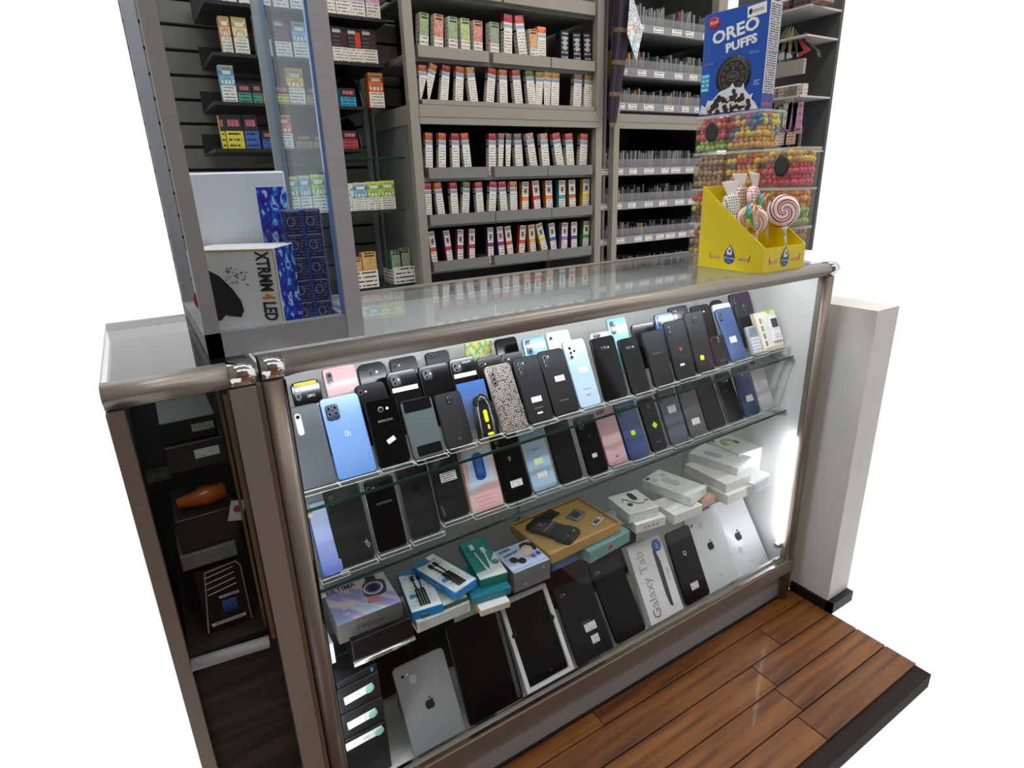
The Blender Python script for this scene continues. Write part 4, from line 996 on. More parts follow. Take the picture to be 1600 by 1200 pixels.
ttop(o, 'WIRE', .015, -.026, .036, h_, plain('2f3f86', .4), 8, bold=.0004); ttop(o, 'EARBUDS', .013, -.020, .018, h_, plain('2f3f86', .4), 8, sx=.75, bold=.0004); ttop(o, 'NEW2', .007, -.036, .003, h_)
text('Mi', .008, INKW, o, (.03, -d_/2-.0004, .012))
o, w_, d_, h_ = carton(None, 'grey earphone box beneath the one with the face picture', [GRB], name='earphone_box', pos=(.477, .104, .3865, .102, .100, .0275, -1), group='grey earphone boxes'); text('Mi', .008, INKW, o, (-.02, -d_/2-.0004, .014))
# kraft tray
KR = plain('b8904c', .65, name='kraft_card'); o, w_, d_, h_ = carton('kraft9', 'kraft cardboard tray holding a black headset and packed accessories', [KR], name='parts_tray', size=(.235, .170, .020), bev=.001, ang=3)
o.location.x -= .012
ob('tray_wall', boxes([(-.1175, -.1145, -.085, .085, .02, .027), (.1145, .1175, -.085, .085, .02, .027), (-.1145, .1145, -.085, -.082, .02, .027), (-.1145, .1145, .082, .085, .02, .027)], [KR]), o)
hs = thing('phone_unit', 'black angular phone unit lying in the kraft tray', 'phone', (o.location.x-.045, o.location.y-.006, .4405), (0, 0, 25))
ob('body', mpoly([(-.028,-.066),(.026,-.066),(.034,-.052),(.034,-.030),(.029,-.022),(.029,.036),(.034,.046),(.027,.066),(-.024,.066),(-.032,.050),(-.028,.036),(-.028,-.018),(-.034,-.026),(-.034,-.054)], .012, [plain('141416', .35)], 'xy'), hs)
ttop(hs, 'K', .030, .0, .034, .012, INKG); ttop(hs, 'DOOGEE RUGGED', .006, .0, .012, .012, INKW); ttop(hs, 'UNLOCKED PHONE', .0055, .0, .003, .012, INKG)
ob('green_light', mdisc(.004, .001, [plain('54b03c', .3)], 12), hs, (.016, -.052, .0128), (-90, 0, 0)); ob('dot', mdisc(.003, .001, [INKG], 12), hs, (-.012, -.050, .0128), (-90, 0, 0))
for i, (dx, dy, a, sw, sd, c_, lb) in enumerate(((-.01, .062, 18, .058, .034, '26272a', 'dark foil accessory bag at the back of the kraft tray'), (.052, .022, 22, .050, .036, '70757c', 'clear accessory bag in the middle of the kraft tray'), (.078, -.036, 22, .044, .018, 'd8d8d4', 'white charger in clear wrap at the right of the kraft tray'))):
    b = tag(ob('accessory_bag', mbox(sw, sd, .005, [plain(c_, .12, .2, .8)], .002), None, (o.location.x+dx, o.location.y+dy, .4405), (0, 0, a)), lb, 'accessory')
    ob('contents', mbox(sw*.5, sd*.6, .0014, [plain('16171a' if i < 2 else '3a3b3e', .3)], .0005), b, (-.004, 0, .0052))
TB = plain('6f9c9c', .45)
o, w_, d_, h_ = carton('tealb', 'pale teal box under the kraft tray at its right', [TB], name='small_box', size=(.15, .10, .034), ang=6); ob('red_mark', mbox(.014, .0008, .011, [plain('b02a30', .4)]), o, (.0, -d_/2-.0004, .012)); o.location.z = .3835
carton(None, 'blue box edge under the left part of the kraft tray', [plain('4a6f9a', .45)], name='small_box', pos=(.60, .125, .380, .09, .12, .038, 2))
# white boxes with pictures
def whitebox(key, label, size, ang=None, pics=(), dz=0, pos=None, dx=0, dy=0, grp='white accessory boxes'):
    o, w_, d_, h_ = carton(key, label, [print_label('e6e5e2', 'd0cfcc', 3, 5, .58), print_label('e2e1de', 'c4c3c0', 3, 6, .58), print_label('ecebe9', 'd6d6d6', 7, 5, .58)], name='accessory_box', size=size, ang=ang, pos=pos, group=grp)
    o.location.x += dx; o.location.y += dy; o.location.z += dz
    for p_ in pics:
        k = p_[0]
        if k == 'pod': top(o, mpoly(outline(p_[1], p_[2], p_[1]/2), .0008, [plain(p_[5], .25)], 'xy'), p_[3], p_[4]-p_[2]/2, h_)
        elif k == 'wire': ob('cable_picture', mtube([(a*.001+p_[1], b*.001+p_[2], h_+.001) for a, b in p_[3]], .0012, [plain(p_[4], .35)], 6), o)
        elif k == 'sq': top(o, mbox(p_[1], p_[2], .0004, [plain(p_[5], .4)]), p_[3], p_[4], h_)
        elif k == 'tx': ttop(o, p_[1], p_[2], p_[3], p_[4], h_, plain('a8a8aa', .4), p_[5])
    return o
whitebox('shav10', 'white box with a black cable and mouse pictured, right of the kraft tray', (.098, .105, .029), pics=(('pod', .018, .040, .012, .022, '2a2b2e'), ('pod', .016, .016, -.018, -.012, '3a3b3e'), ('wire', 0, 0, [(-30,5),(-22,22),(-12,10),(-4,-6),(8,-18),(24,-20),(34,-8)], '1f2022'), ('sq', .010, .009, .038, -.010, 'c8504c')), dy=-.045, dx=-.02, dz=.006)
b_ = whitebox('shav10b', 'white box with a row of red marks beneath the cable picture box', (.100, .09, .028), dy=-.040, dx=-.022)
for i in range(4): ob('red_mark', mbox(.006, .0006, .005, [plain('c06a66', .4)]), b_, (-.020+.014*i, -.0454, .010))
whitebox('mouse11', 'white box with a pale mouse pictured, tilted across a lower white box', (.092, .160, .028), pics=(('pod', .028, .060, .0, .012, 'cdd6de'), ('pod', .018, .018, -.026, .050, 'd6dde3'), ('pod', .018, .018, .020, .052, 'd6dde3'), ('sq', .016, .010, -.032, .070, '4a2a30')), dz=-.001)
whitebox('m11b', 'white box tucked beneath the pale mouse box', (.108, .09, .030), dz=-.003)
carton('pink12', 'small pink box between the white boxes', [plain('dca896', .5)], name='small_box', size=(.060, .075, .022), ang=0)
whitebox('w13', 'white box with a pale gadget pictured, uppermost of the three stack', (.100, .160, .027), pics=(('pod', .026, .058, -.012, .018, 'c9cede'),), dx=-.004)
whitebox('w13b', 'plain white box in the middle of the three stack', (.112, .160, .031))
whitebox('w13c', 'plain white box at the bottom of the three stack', (.110, .09, .031))
g14, w_, d_, h_ = carton(None, 'flat grey sided box lying open at the right of the white stack', [plain('a9a9a7', .5), wht, wht], name='accessory_box', pos=(1.300, .072, .3865, .10, .16, .040, 8))
ob('opening', boxes([(-.046, .046, -.0805, -.0802, .003, .034)], [plain('6f6f6d', .6)]), g14)
for i, (z_, lb) in enumerate(((.387, 'white headphone box at the bottom of the right stack'), (.419, 'white headphone box in the middle of the right stack'), (.451, 'white headphone box with green cushions pictured on top of the right stack'))):
    o = whitebox(None, lb, (.105, .13, .031), pos=(1.333, .155, z_, .095, .13, .031, 0), ang=-4, pics=(() if i < 2 else (('wire', -.01, .01, [(-25,0),(-18,22),(0,26),(16,18),(20,0)], '6a6a68'), ('wire', -.012, .012, [(-22,0),(-14,12),(0,14),(12,8)], 'c8d47a'), ('pod', .016, .026, -.030, .012, 'b9c468'), ('pod', .014, .024, .012, .004, '70726e'), ('sq', .012, .010, -.046, .045, 'a83040'))), grp='white headphone boxes')
    for j in range(4): ob('black_mark', mbox(.0006, .010, .009, [plain('4a4a4a', .4)]), o, (-.0530, -.045+.022*j, .010))
# left pile of black boxes on the deck
BLB = plain('1a1b1d', .4)
zb = .101
for i, (hh, lb) in enumerate(((.130, 'large black box at the foot of the left pile'), (.062, 'black box above the large one in the left pile'), (.062, 'black box third from the deck in the left pile'), (.016, 'topmost thin black box of the left pile with a tiny blue dot'))):
    wb_ = .092-.003*i
    o = tag(ob('black_box', mbox(wb_, .14, hh, [BLB], .0015), None, (.092-.001*i, .153+.003*i, zb), (0, 0, -2+2*i)), lb, 'box', 'black boxes stacked at the left of the deck')
    if i in (0, 1, 2):
        wl = .060 if i else .078; lz = hh-.040 if i else hh-.026
        q = ob('paper_label', mbox(wl, .0008, .019, [print_label('eef2f0', '8a9a96', 3, 8, .58)]), o, (-.002, -.0704, lz), (0, -4, 0)); q['label'] = 'white paper label'
        ob('green_seal', mdisc(.0105, .001, [plain('9ecfbe', .4)], 16), o, (wl/2-.010, -.0714, lz+.010))
    if i == 3: ob('blue_dot', mslab(.006, .0008, .010, .002, .0002, [plain('2f86c4', .3)]), o, (.030, -.0704, .003))
    zb += hh + .0012
tag(ob('storage_box', mbox(.10, .14, .235, [plain('111214', .5)], .002), None, (.205, .33, .101), (0, 0, 2)), 'tall black box added to darken the space behind the grey tablet', 'box')  # invented box, put in to darken the pale deck here
tag(ob('storage_box', mbox(.11, .12, .19, [plain('3a3826', .5)], .002), None, (.335, .32, .101), (0, 0, -2)), 'olive box added to darken the space behind the large black tablet', 'box')  # second invented box, its dark colour stands in for shade
o = tag(ob('charger_case', mslab(.060, .05, .045, .010, .004, [plain('8b8c8e', .4)]), None, (.232, .190, .101)), 'grey rounded case behind the first grey tablet', 'case')
ob('lid', mslab(.056, .046, .014, .005, .003, [plain('4d4f52', .35)]), o, (0, 0, .046))
# dim jumble at the back of the deck
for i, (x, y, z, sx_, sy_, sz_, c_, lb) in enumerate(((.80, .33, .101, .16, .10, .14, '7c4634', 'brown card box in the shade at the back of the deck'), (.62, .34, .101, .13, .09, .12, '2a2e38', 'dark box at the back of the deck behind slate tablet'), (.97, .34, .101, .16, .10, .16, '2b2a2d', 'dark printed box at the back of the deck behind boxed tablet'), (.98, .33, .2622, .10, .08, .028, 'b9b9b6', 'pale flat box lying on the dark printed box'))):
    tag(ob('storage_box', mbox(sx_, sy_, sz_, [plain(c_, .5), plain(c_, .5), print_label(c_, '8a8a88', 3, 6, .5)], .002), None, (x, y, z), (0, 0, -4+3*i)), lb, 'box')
# ------------------------------------------------------------------ shelving behind the counter
UX0, UX1, UY, UYB = .789, 1.700, 1.204, 1.60
unit = thing('shelving_unit', 'grey metal shelving unit in the middle holding the white cartons', 'shelving', (0, 0, 0))
PW = .034
for x in (UX0, UX1-.075): ob('upright', boxes([(x, x+PW, UY, UY+.03, 0, 2.2), (x+.004, x+PW-.004, UYB-.03, UYB, 0, 2.2)], [SHELFPAINT]), unit)
ob('side_panel', boxes([(UX0+.004, UX0+.010, UY+.03, UYB-.03, 0, 1.50)], [SHELFPAINT_D]), unit)
ob('side_rail', boxes([(UX0, UX0+.02, UY+.03, UYB-.03, 1.500, 1.562)], [SHELFPAINT]), unit)
ob('side_arm', boxes([(UX0+.004, UX0+.012, UY+.03, UYB-.03, 1.70, 1.72), (UX0+.004, UX0+.012, UY+.03, UYB-.03, 1.905, 1.925)], [SHELFPAINT_D]), unit)
ob('side_panel', boxes([(UX1-.060, UX1-.054, UY+.03, UYB-.03, 0, 2.2)], [SHELFPAINT_D]), unit)
ob('back_panel', boxes([(UX0+.14, UX1-.05, UYB-.012, UYB-.006, 0, 2.2), (UX0+.01, UX0+.14, UYB-.012, UYB-.006, 0, 1.50)], [plain('121110', .8)]), unit)['label'] = 'black back panel'
ob('crossbar', boxes([(UX0+PW, UX1-.06, UY-.002, UY+.02, 1.500, 1.562), (UX0+PW, UX1-.06, UY-.004, UY-.002, 1.524, 1.527)], [SHELFPAINT]), unit)
ob('top_board', boxes([(UX0+PW, UX1-.075, UY+.02, UYB-.02, 1.545, 1.556)], [SHELFPAINT_D]), unit)
def shelf_row(ztop, lip, trays, y0=UY+.004, paint=SHELFPAINT):
    zf = ztop - lip + .004
    ob('shelf', boxes([(UX0+PW, UX1-.075, UY+.03, UYB-.02, zf-.012, zf-.004), (UX0+PW, UX1-.075, UY+.028, UY+.032, zf-.014, zf+.002)], [SHELFPAINT_D]), unit)
    for a, b in trays:
        ob('tray', boxes([(a, b, y0, y0+.003, ztop-lip, ztop), (a, b, y0+.003, UYB-.05, zf-.002, zf), (a, a+.002, y0+.003, y0+.14, zf, ztop), (b-.002, b, y0+.003, y0+.14, zf, ztop)], [paint]), unit)
    return zf
zrow = {}
zrow['A'] = shelf_row(1.955, .045, [(.835, 1.18), (1.19, 1.615)])
zrow['B'] = shelf_row(1.748, .036, [(.838, 1.118), (1.136, 1.395), (1.40, 1.618)])
zrow['C'] = shelf_row(1.580, .016, [(.840, 1.618)])
zrow['D'] = shelf_row(1.354, .038, [(.846, 1.092), (1.124, 1.375), (1.378, 1.612)], paint=SHELFPAINT_D)  # trays from here down use the darker grey: light falloff painted in
zrow['E'] = shelf_row(1.189, .038, [(.838, 1.118), (1.122, 1.392), (1.395, 1.615)], paint=SHELFPAINT_D)
zrow['F'] = shelf_row(1.017, .038, [(.838, 1.082), (1.108, 1.372), (1.375, 1.612)], paint=SHELFPAINT_D)
ORD = 'first second third fourth fifth sixth seventh eighth ninth tenth eleventh twelfth thirteenth fourteenth fifteenth'.split()
def vape(rows, zf, kind, side, descr, depth=.10, grp=None, n0=0, hmin=0):
    for i, (x, zb_, hh, tilt, wd, col) in enumerate(rows):
        full = (zb_ - zf) + hh
        o = ob('carton', mbox(round(wd*.75, 3), depth, round(full, 3), [vape_front(kind), vape_side(side)], 0), None, (x - math.tan(R(tilt))*(zb_-zf), UY+.034+depth/2, zf+.001+abs(math.sin(R(tilt)))*wd*.4), (0, tilt, 0), hx(CAPS.get(col, '888888')))
        tag(o, f'{col} {descr}, {ORD[i+n0]} from the left', 'carton', grp or descr)
kv = 'accent tall white carton on the '
vape(V_C, zrow['C'], 'tall', 'tall', 'topped tall carton on the grey crossbar', .022)
vape(V_D, zrow['D'], 'tall', 'tall', 'topped tall carton on first shelf below crossbar', .022)
vape(V_E, zrow['E'], 'tall', 'tall', 'topped tall carton on second shelf below crossbar', .022)
vape(V_E2, zrow['E'], 'banded', 'plain', 'banded carton at right of second shelf below crossbar', .022)
vape(V_F, zrow['F'], 'banded', 'plain', 'banded carton on the lowest visible shelf', .022)
vape(V_B, zrow['B'], 'short', 'white', 'short carton with skyline on the upper shelf', .035)
vape(V_B2, zrow['B'], 'tall', 'tall', 'topped tall carton on the upper shelf', .028)
vape(V_B3[:1], zrow['B'], 'short', 'white', 'and yellow short carton on the upper shelf', .028)
vape(V_B3[1:], zrow['B'], 'blackbox', 'plain', 'boxy carton at right of the upper shelf', .035)
rr_ = random.Random(5)
for i in range(7):
    c_ = ('crimson', 'orange', 'teal', 'green', 'slate', 'magenta', 'gold')[i]
    o = ob('carton', mbox(.036, .05, .115, [vape_front('tall'), vape_side('tall')], 0), None, (.88+.105*i, UY+.065, zrow['A']+.001), (0, 0, 0), hx(CAPS[c_]))
    tag(o, f'{c_} capped carton on the topmost shelf, {ORD[i]} from the left', 'carton', 'cartons on the topmost shelf')
# dark cartons standing behind the front ones
# ---- right unit with transparent sleeves and price labels
RX0, RX1, RY = 1.662, 2.36, 1.25
ru = thing('shelving_unit', 'grey shelving unit at the right with price tags along each shelf', 'shelving', (0, 0, 0))
ob('upright', boxes([(1.712, 1.742, 1.19, 1.22, 0, 2.2)], [SHELFPAINT]), ru); ob('upright', boxes([(RX1, RX1+.06, RY-.02, RY+.02, 0, 2.3)], [SHELFPAINT]), ru)
ob('upright', boxes([(1.690, 1.702, 1.23, 1.25, 0, 2.2)], [ALUG]), ru)
ob('back_panel', boxes([(RX0, RX1+.06, RY+.36, RY+.37, 0, 2.3)], [plain('131211', .8)]), ru)
ob('side_panel', boxes([(RX1+.03, RX1+.036, RY+.02, RY+.36, 0, 2.3)], [plain('3b3937', .6)]), ru)
ob('crossbar', boxes([(1.742, RX1, RY-.025, RY-.005, 1.502, 1.560), (1.742, RX1, RY-.027, RY-.025, 1.528, 1.531)], [SHELFPAINT]), ru)
SLV = translucent('9fa19e', .7, .2); SLV2 = plain('747575', .3, name='sleeve_grey'); SLVY = plain('b98f2a', .4); SLVD = plain('3a3a3b', .3); SLVP = plain('7d3a4a', .4)
rw_ = [('top', 1.883, 1.910, .105, 1.75, 34), ('second', 1.712, 1.742, .10, 1.75, 38), ('third', 1.578, 1.607, .088, 1.75, 38), ('fourth', 1.312, 1.342, .105, 1.665, 46), ('fifth', 1.165, 1.195, .095, 1.665, 46), ('sixth', 1.010, 1.040, .085, 1.665, 46), ('seventh', .86, .885, .08, 1.665, 40)]
for nm, z0, z1, hh, xs, cnt in rw_:
    s_ = ob('shelf', boxes([(xs, RX1, RY-.01, RY+.34, z0-.006, z0)], [SHELFPAINT_D]), ru)
    ob('price_rail', boxes([(xs, RX1, RY-.022, RY-.012, z0-.004, z1)], [plain('8b8d92', .4, .2)]), s_)
    x = xs+.03
    while x < RX1-.05:
        wl = rr_.choice((.045, .05, .06)); ob('price_tag', mbox(wl, .001, .022, [print_label('efece2', '4a3a36', 2, 7, .42)]), s_, (x, RY-.0228, z0+.001)); x += wl + rr_.uniform(.02, .07)
    ob('clear_front', boxes([(xs, RX1, RY-.008, RY-.006, z1, z1+.035)], [translucent('9da1a6', .3, .2)]), s_)
    x = xs+.02; i = 0
    while x < RX1-.03 and i < cnt:
        if rr_.random() < .04: x += .03; continue
        m_ = rr_.choices((SLV2, SLV, SLVY, SLVD, SLVP), (4, 3, .6, 3, .35))[0]
        if nm in ('fifth', 'sixth', 'seventh'): m_ = rr_.choices((SLVD, SLV2, SLVY, SLVP), (6, 2, .5, .3))[0]
        h2 = hh * rr_.uniform(.8, 1.05); tl = rr_.choice((0, 0, 0, 3, -4, 6))
        kk = {'plain_3a3a3b': 'dark'}.get(m_.name)
        o = ob('packet', mbox(.009, .09, round(h2, 2), [m_], 0), None, (x, RY+.055, z0+.001), (0, tl, 0))
        cname = {SLV2.name: 'grey', SLV.name: 'clear', SLVY.name: 'mustard', SLVD.name: 'dark', SLVP.name: 'wine coloured'}[m_.name]
        tag(o, f'{cname} thin packet standing upright on the {nm} shelf of the right unit', 'packet', f'{cname} packets on the {nm} shelf of the right unit')
        x += rr_.uniform(.0115, .0165) + abs(tl)*.0014; i += 1
# plaid cloth hanging from the right unit's post
g = G('plaid_cloth', .8); u, v = g.uv()
ln1 = g.m('GREATER_THAN', g.m('FRACT', g.m('MULTIPLY', v, 5.)), .86); ln2 = g.m('GREATER_THAN', g.m('FRACT', g.m('MULTIPLY', u, 3.)), .8)
c_ = g.mix(g.m('MULTIPLY', ln1, .6), hx('17182a'), hx('8a7048')); c_ = g.mix(g.m('MULTIPLY', ln2, .5), c_, hx('5a3340')); g.col(c_)
bm = bmesh.new(); uvl = bm.loops.layers.uv.verify(); rows = 18; nn = 16; rings = []
for i in range(rows+1):
    f = i/rows; z = 2.08 - f*.58; wd = .040*(1-f)**.5+.010; cx = 1.708 + .012*math.sin(f*5) - .018*f
    rings.append([bm.verts.new((cx+(wd+.006*math.sin(3*a+f*4))*math.cos(a), 1.165+(.022*(1-f)+.008)*math.sin(a)*(1+.3*math.sin(5*a)), z)) for a in [2*PI*k/nn for k in range(nn)]])
for a in range(rows):
    for k in range(nn):
        f = bm.faces.new((rings[a][k], rings[a+1][k], rings[a+1][(k+1)%nn], rings[a][(k+1)%nn])); f.smooth = True
        for l, (uu, vv) in zip(f.loops, ((k, a), (k, a+1), (k+1, a+1), (k+1, a))): l[uvl].uv = (uu/nn*2, vv/rows)
bm.faces.new(rings[-1]); bm.faces.new(rings[0][::-1])
cl = tag(ob('plaid_cloth', finish(bm, 'cloth', [g.mat])), 'dark plaid cloth hanging in folds between the two shelving units', 'cloth')
g = G('comic_card_print', .4); u, v = g.uv(); nz = g.noise(g.vec(g.m('MULTIPLY', u, 4.), g.m('MULTIPLY', v, 6.)), 1.4, 3.)
g.col(g.ramp(nz, [(.35, hx('e9ece8')), (.45, hx('7fb4cf')), (.52, hx('f0ede6')), (.58, hx('cf7a5c')), (.64, hx('e4e6e2'))], True))
me = mpoly([(-.02,.16),(.052,.03),(.022,-.085),(-.032,.01)], .003, [g.mat]); uvl = me.uv_layers.new()
for l in me.loops: co = me.vertices[l.vertex_index].co; uvl.data[l.index].uv = (co.x*8+.5, co.z*4+.4)
tag(ob('hang_card', me, None, (1.745, 1.13, 1.83)), 'white comic printed card hanging by the plaid cloth', 'card')

# ---- cartons on the left slatwall
for nm, z, xa, xb in (('top', 1.833, .20, .765), ('upper', 1.696, .20, .745), ('middle', 1.560, .18, .66), ('lower', 1.425, .16, .64)):
    t = thing('display_tray', f'black display tray on the slatwall, {nm} one of four', 'tray', (0, 0, 0), group='black display trays on the slatwall')
    ob('base', boxes([(xa, xb, 1.285, 1.56, z-.012, z-.002)], [BLACK]), t); ob('back_board', boxes([(xa, xb, 1.56, 1.566, z-.002, z+.06)], [BLACK]), t)
    if nm in ('top', 'upper'): ob('side_board', mpoly([(0, 0), (.0, .0)] and [(xb-.004, z-.012), (xb, z-.012), (xb, z+.11), (xb-.004, z+.11)], .06, [BLACK]), t, (0, 1.45, 0))
    else: # curved black side fins
        bm = bmesh.new(); P = [(1.30, z), (1.32, z+.045), (1.37, z+.09), (1.43, z+.11), (1.56, z+.11), (1.56, z)]
        a = [bm.verts.new((xb-.004, y, q)) for y, q in P]; b = [bm.verts.new((xb, y, q)) for y, q in P]
        bm.faces.new(a); bm.faces.new(b[::-1])
        for i in range(len(P)): bm.faces.new((a[i], b[i], b[(i+1)%len(P)], a[(i+1)%len(P)]))
        bmesh.ops.recalc_face_normals(bm, faces=bm.faces[:]); ob('side_fin', finish(bm, 'fin', [BLACK]), t)
for z, xa, xb, lb in ((1.212, .33, .775, 'middle'), (.935, .33, .785, 'lower'), (1.395, .33, .79, 'upper')):
    t = tag(ob('glass_shelf', boxes([(xa, xb, 1.29, 1.60, z-.006, z)], [glass(.9, 'dfeee8', .8)])), f'green edged glass shelf on the slatwall, {lb} one', 'shelf', 'glass shelves on the slatwall')
    ob('shelf_edge', boxes([(xa, xb, 1.288, 1.29, z-.006, z)], [GREEN]), t)
tag(ob('cartons_shelf', boxes([(.33, .785, 1.30, 1.60, .920, .928)], [BLACK])), 'black shelf board under the yellow and green cartons', 'shelf')
LC = dict(purple='6a2f8a', teal_red='3f9aa8', lilac='b58ad0', pink='d98ac0', mint='bfe0d8', lime='a9cf5a', apricot='eab080', coral='dd5a3c', gold='e8a82a', cream='ead0a0', silver='b9b6b4', maroon='6a1f2c', skyblue='7fb0d4', blackred='3a1216', red='d0281e', tealblk='4f9a86', tanblk='b08a50', yelblk='d9ce3a', yellow='dcb82c', cyan='1fa0c4', orange='e8702a', blublk='3a62b0', oliveblk='8a8750', navyred='b03a40', green='8fbf8a', darkgreen='2f8a5c')
NM = dict(teal_red='teal and red', blackred='black and red', tealblk='teal and black', tanblk='tan and black', yelblk='yellow and black', blublk='blue and black', oliveblk='olive and black', navyred='navy and red', darkgreen='dark green', skyblue='sky blue')
rown = [(1.80, 'top tray'), (1.65, 'upper tray'), (1.5, 'middle tray'), (1.35, 'lower tray'), (1.1, 'middle glass shelf'), (.5, 'lower glass shelf')]
floors = {'top tray': 1.832, 'upper tray': 1.695, 'middle tray': 1.559, 'lower tray': 1.424, 'middle glass shelf': 1.213, 'lower glass shelf': .936}
cntr = {}
for x, z, wd, hh, col in sorted(LEFTWALL, key=lambda q: (-round(q[1], 1), q[0])):
    rn = next(n for zq, n in rown if z > zq); cntr[rn] = cntr.get(rn, 0) + 1
    kind = 'warning' if col in ('yellow', 'orange') or rn == 'middle glass shelf' else ('twotone' if col.endswith('blk') or col in ('cyan', 'navyred') else ('dark' if col in ('blackred', 'maroon', 'red', 'silver') else 'short'))
    if rn == 'top tray': hh = max(hh, .10)
    if kind == 'short' and rn != 'top tray': kind = 'warning'
    if rn == 'lower glass shelf': kind = 'short'
    zf = floors[rn]
    base = ob('carton', mbox(round(min(wd, .056)-.002, 3), .03, round(hh, 3), [vape_front(kind), vape_side('plain')], 0), None, (x, 1.328, zf+.001), (0, 0, 0), hx(LC[col]))
    tag(base, f'{NM.get(col, col)} carton, {ORD[cntr[rn]-1] if cntr[rn] < 16 else "last"} from the left on the {rn}', 'carton', f'cartons on the {rn} of the slatwall')
for x, lb in ((.600, 'yellow'), (.752, 'green')):
    t = tag(ob('carton_holder', boxes([(x-.045, x+.045, 1.290, 1.294, .937, 1.0), (x-.045, x-.043, 1.294, 1.40, .937, .99), (x+.043, x+.045, 1.294, 1.40, .937, .99)], [print_label('ece9e2', '20201e', 4, 6, .4)])), f'white printed holder in front of the {lb} cartons', 'holder')

# ---- far right: shelf against the right wall with bottles
fr = thing('wall_shelf', 'pale metal shelf at the far right with bottles', 'shelving', (0, 0, 0))
ob('back_board', boxes([(2.95, 2.97, 1.0, 1.60, .9, 2.35)], [plain('4c4b49', .7)]), fr)
ob('crossbar', boxes([(2.70, 2.72, 1.0, 1.60, 1.736, 1.800)], [SHELFPAINT]), fr)
for z in (1.645, 1.40, 1.90, 2.02): ob('shelf', boxes([(2.70, 2.95, 1.0, 1.60, z-.008, z)], [plain('b9b8b4', .4)]), fr)
ob('wire_rail', mtube([(2.695, 1.0, 1.690), (2.695, 1.6, 1.690)], .004, [plain('d9d8d4', .3)], 6), fr); ob('wire_rail', mtube([(2.695, 1.0, 2.06), (2.695, 1.6, 2.06)], .005, [plain('d9d8d4', .3)], 6), fr)
def bottle(x, y, z, r, h, body, labc, lb, grp):
    key = ('bottle', r, h, body)
    if key not in MESH:
        prof = [(r*.96, 0), (r, .004), (r, h*.52), (r*.55, h*.68), (r*.3, h*.76), (r*.3, h*.9)]
        MESH[key] = mtube([(0, 0, q) for _, q in prof], [p_ for p_, _ in prof], [plain(body, .15, 0, .5)], 12)
    b = tag(ob('bottle', MESH[key], None, (x, y, z)), lb, 'bottle', grp)
    ob('cap', mtube([(0, 0, h*.88), (0, 0, h)], r*.34, [plain('d9d4cc' if r > .03 else '1a1a1c', .4)], 10), b)
    ob('label', mbox(r*1.5, .002, h*.28, [print_label(labc, '6a3a30', 4, 5, .45)]), b, (-r-.001, 0, h*.14), (0, 0, 90))
for i, (yy, bc, lc) in enumerate(((1.165, '141012', '8c8a92'), (1.10, '1a0f12', 'c9c4c0'), (1.04, '14100f', 'd8b8a0'))):
    bottle(2.76, yy, 1.401, .032, .20, bc, lc, f'dark bottle with angular shoulders, {ORD[i]} from the cereal box', 'dark bottles on the far right shelf')
for i, (yy, bc) in enumerate(((1.15, '3f8a82'), (1.105, '2f6a66'), (1.05, 'c04a5c'))):
    bottle(2.76, yy, 1.802, .020, .12, bc, 'e0ddd8', f'small {("green", "teal", "pink")[i]} bottle high on the far right shelf', 'small bottles on the far right shelf')
for i in range(6):
    c_ = ('c9b98a', 'a8886a', '7fae98', 'c9c4bc', '9a6aa8', 'c890b0')[i]
    tag(ob('hanging_packet', mbox(.05, .004, .13+.01*(i%2), [print_label(c_, '55504c', 4, 5, .5)]), None, (2.735, 1.19-.034*i, 1.50-.012*(i%3)), (0, -4+3*(i%3), 90)), f'{("straw", "brown", "green", "white", "purple", "pink")[i]} packet hanging over the dark bottles at far right', 'packet')
for i in range(5):
    tag(ob('leafy_packet', mpoly([(-.03,0),(-.01,.05),(.0,.11),(.02,.06),(.035,.01)], .006, [plain(('4f6a4c', '6f7a4a', '9a8a50', '3f5a44', 'a83a3c')[i], .5)]), None, (2.735, 1.18-.04*i, 1.86-.01*i), (0, 14*(i-2), 90)), f'{("green", "olive", "straw", "dark green", "red")[i]} leafy ornament high at the far right', 'ornament')
for i in range(4):
    tag(ob('small_pack', mbox(.04, .03, .05, [print_label(('c9a8a0', 'b9b4ac', '8a7a72', 'c4bcb4')[i], '6a4a44', 3, 5, .5)]), None, (2.745, 1.17-.05*i, 1.646)), f'small {("pink", "pale", "brown", "cream")[i]} pack behind the wire rail at far right', 'pack')
for i in range(3):
    tag(ob('box', mbox(.08, .06, .09, [print_label(('7a5a52', '5a5450', '8a6a60')[i], '2a2624', 3, 5, .5)]), None, (2.76, 1.16-.09*i, 2.022)), f'{("brown", "grey", "reddish")[i]} box on the highest far right shelf', 'box')
o = tag(ob('black_strap_bag', mpoly([(-.06,0),(.07,0),(.06,.06),(.01,.075),(-.05,.03)], .03, [plain('17171a', .5)]), None, (2.74, 1.02, 1.801), (0, 0, 90)), 'black pouch lying on the far right crossbar', 'pouch')

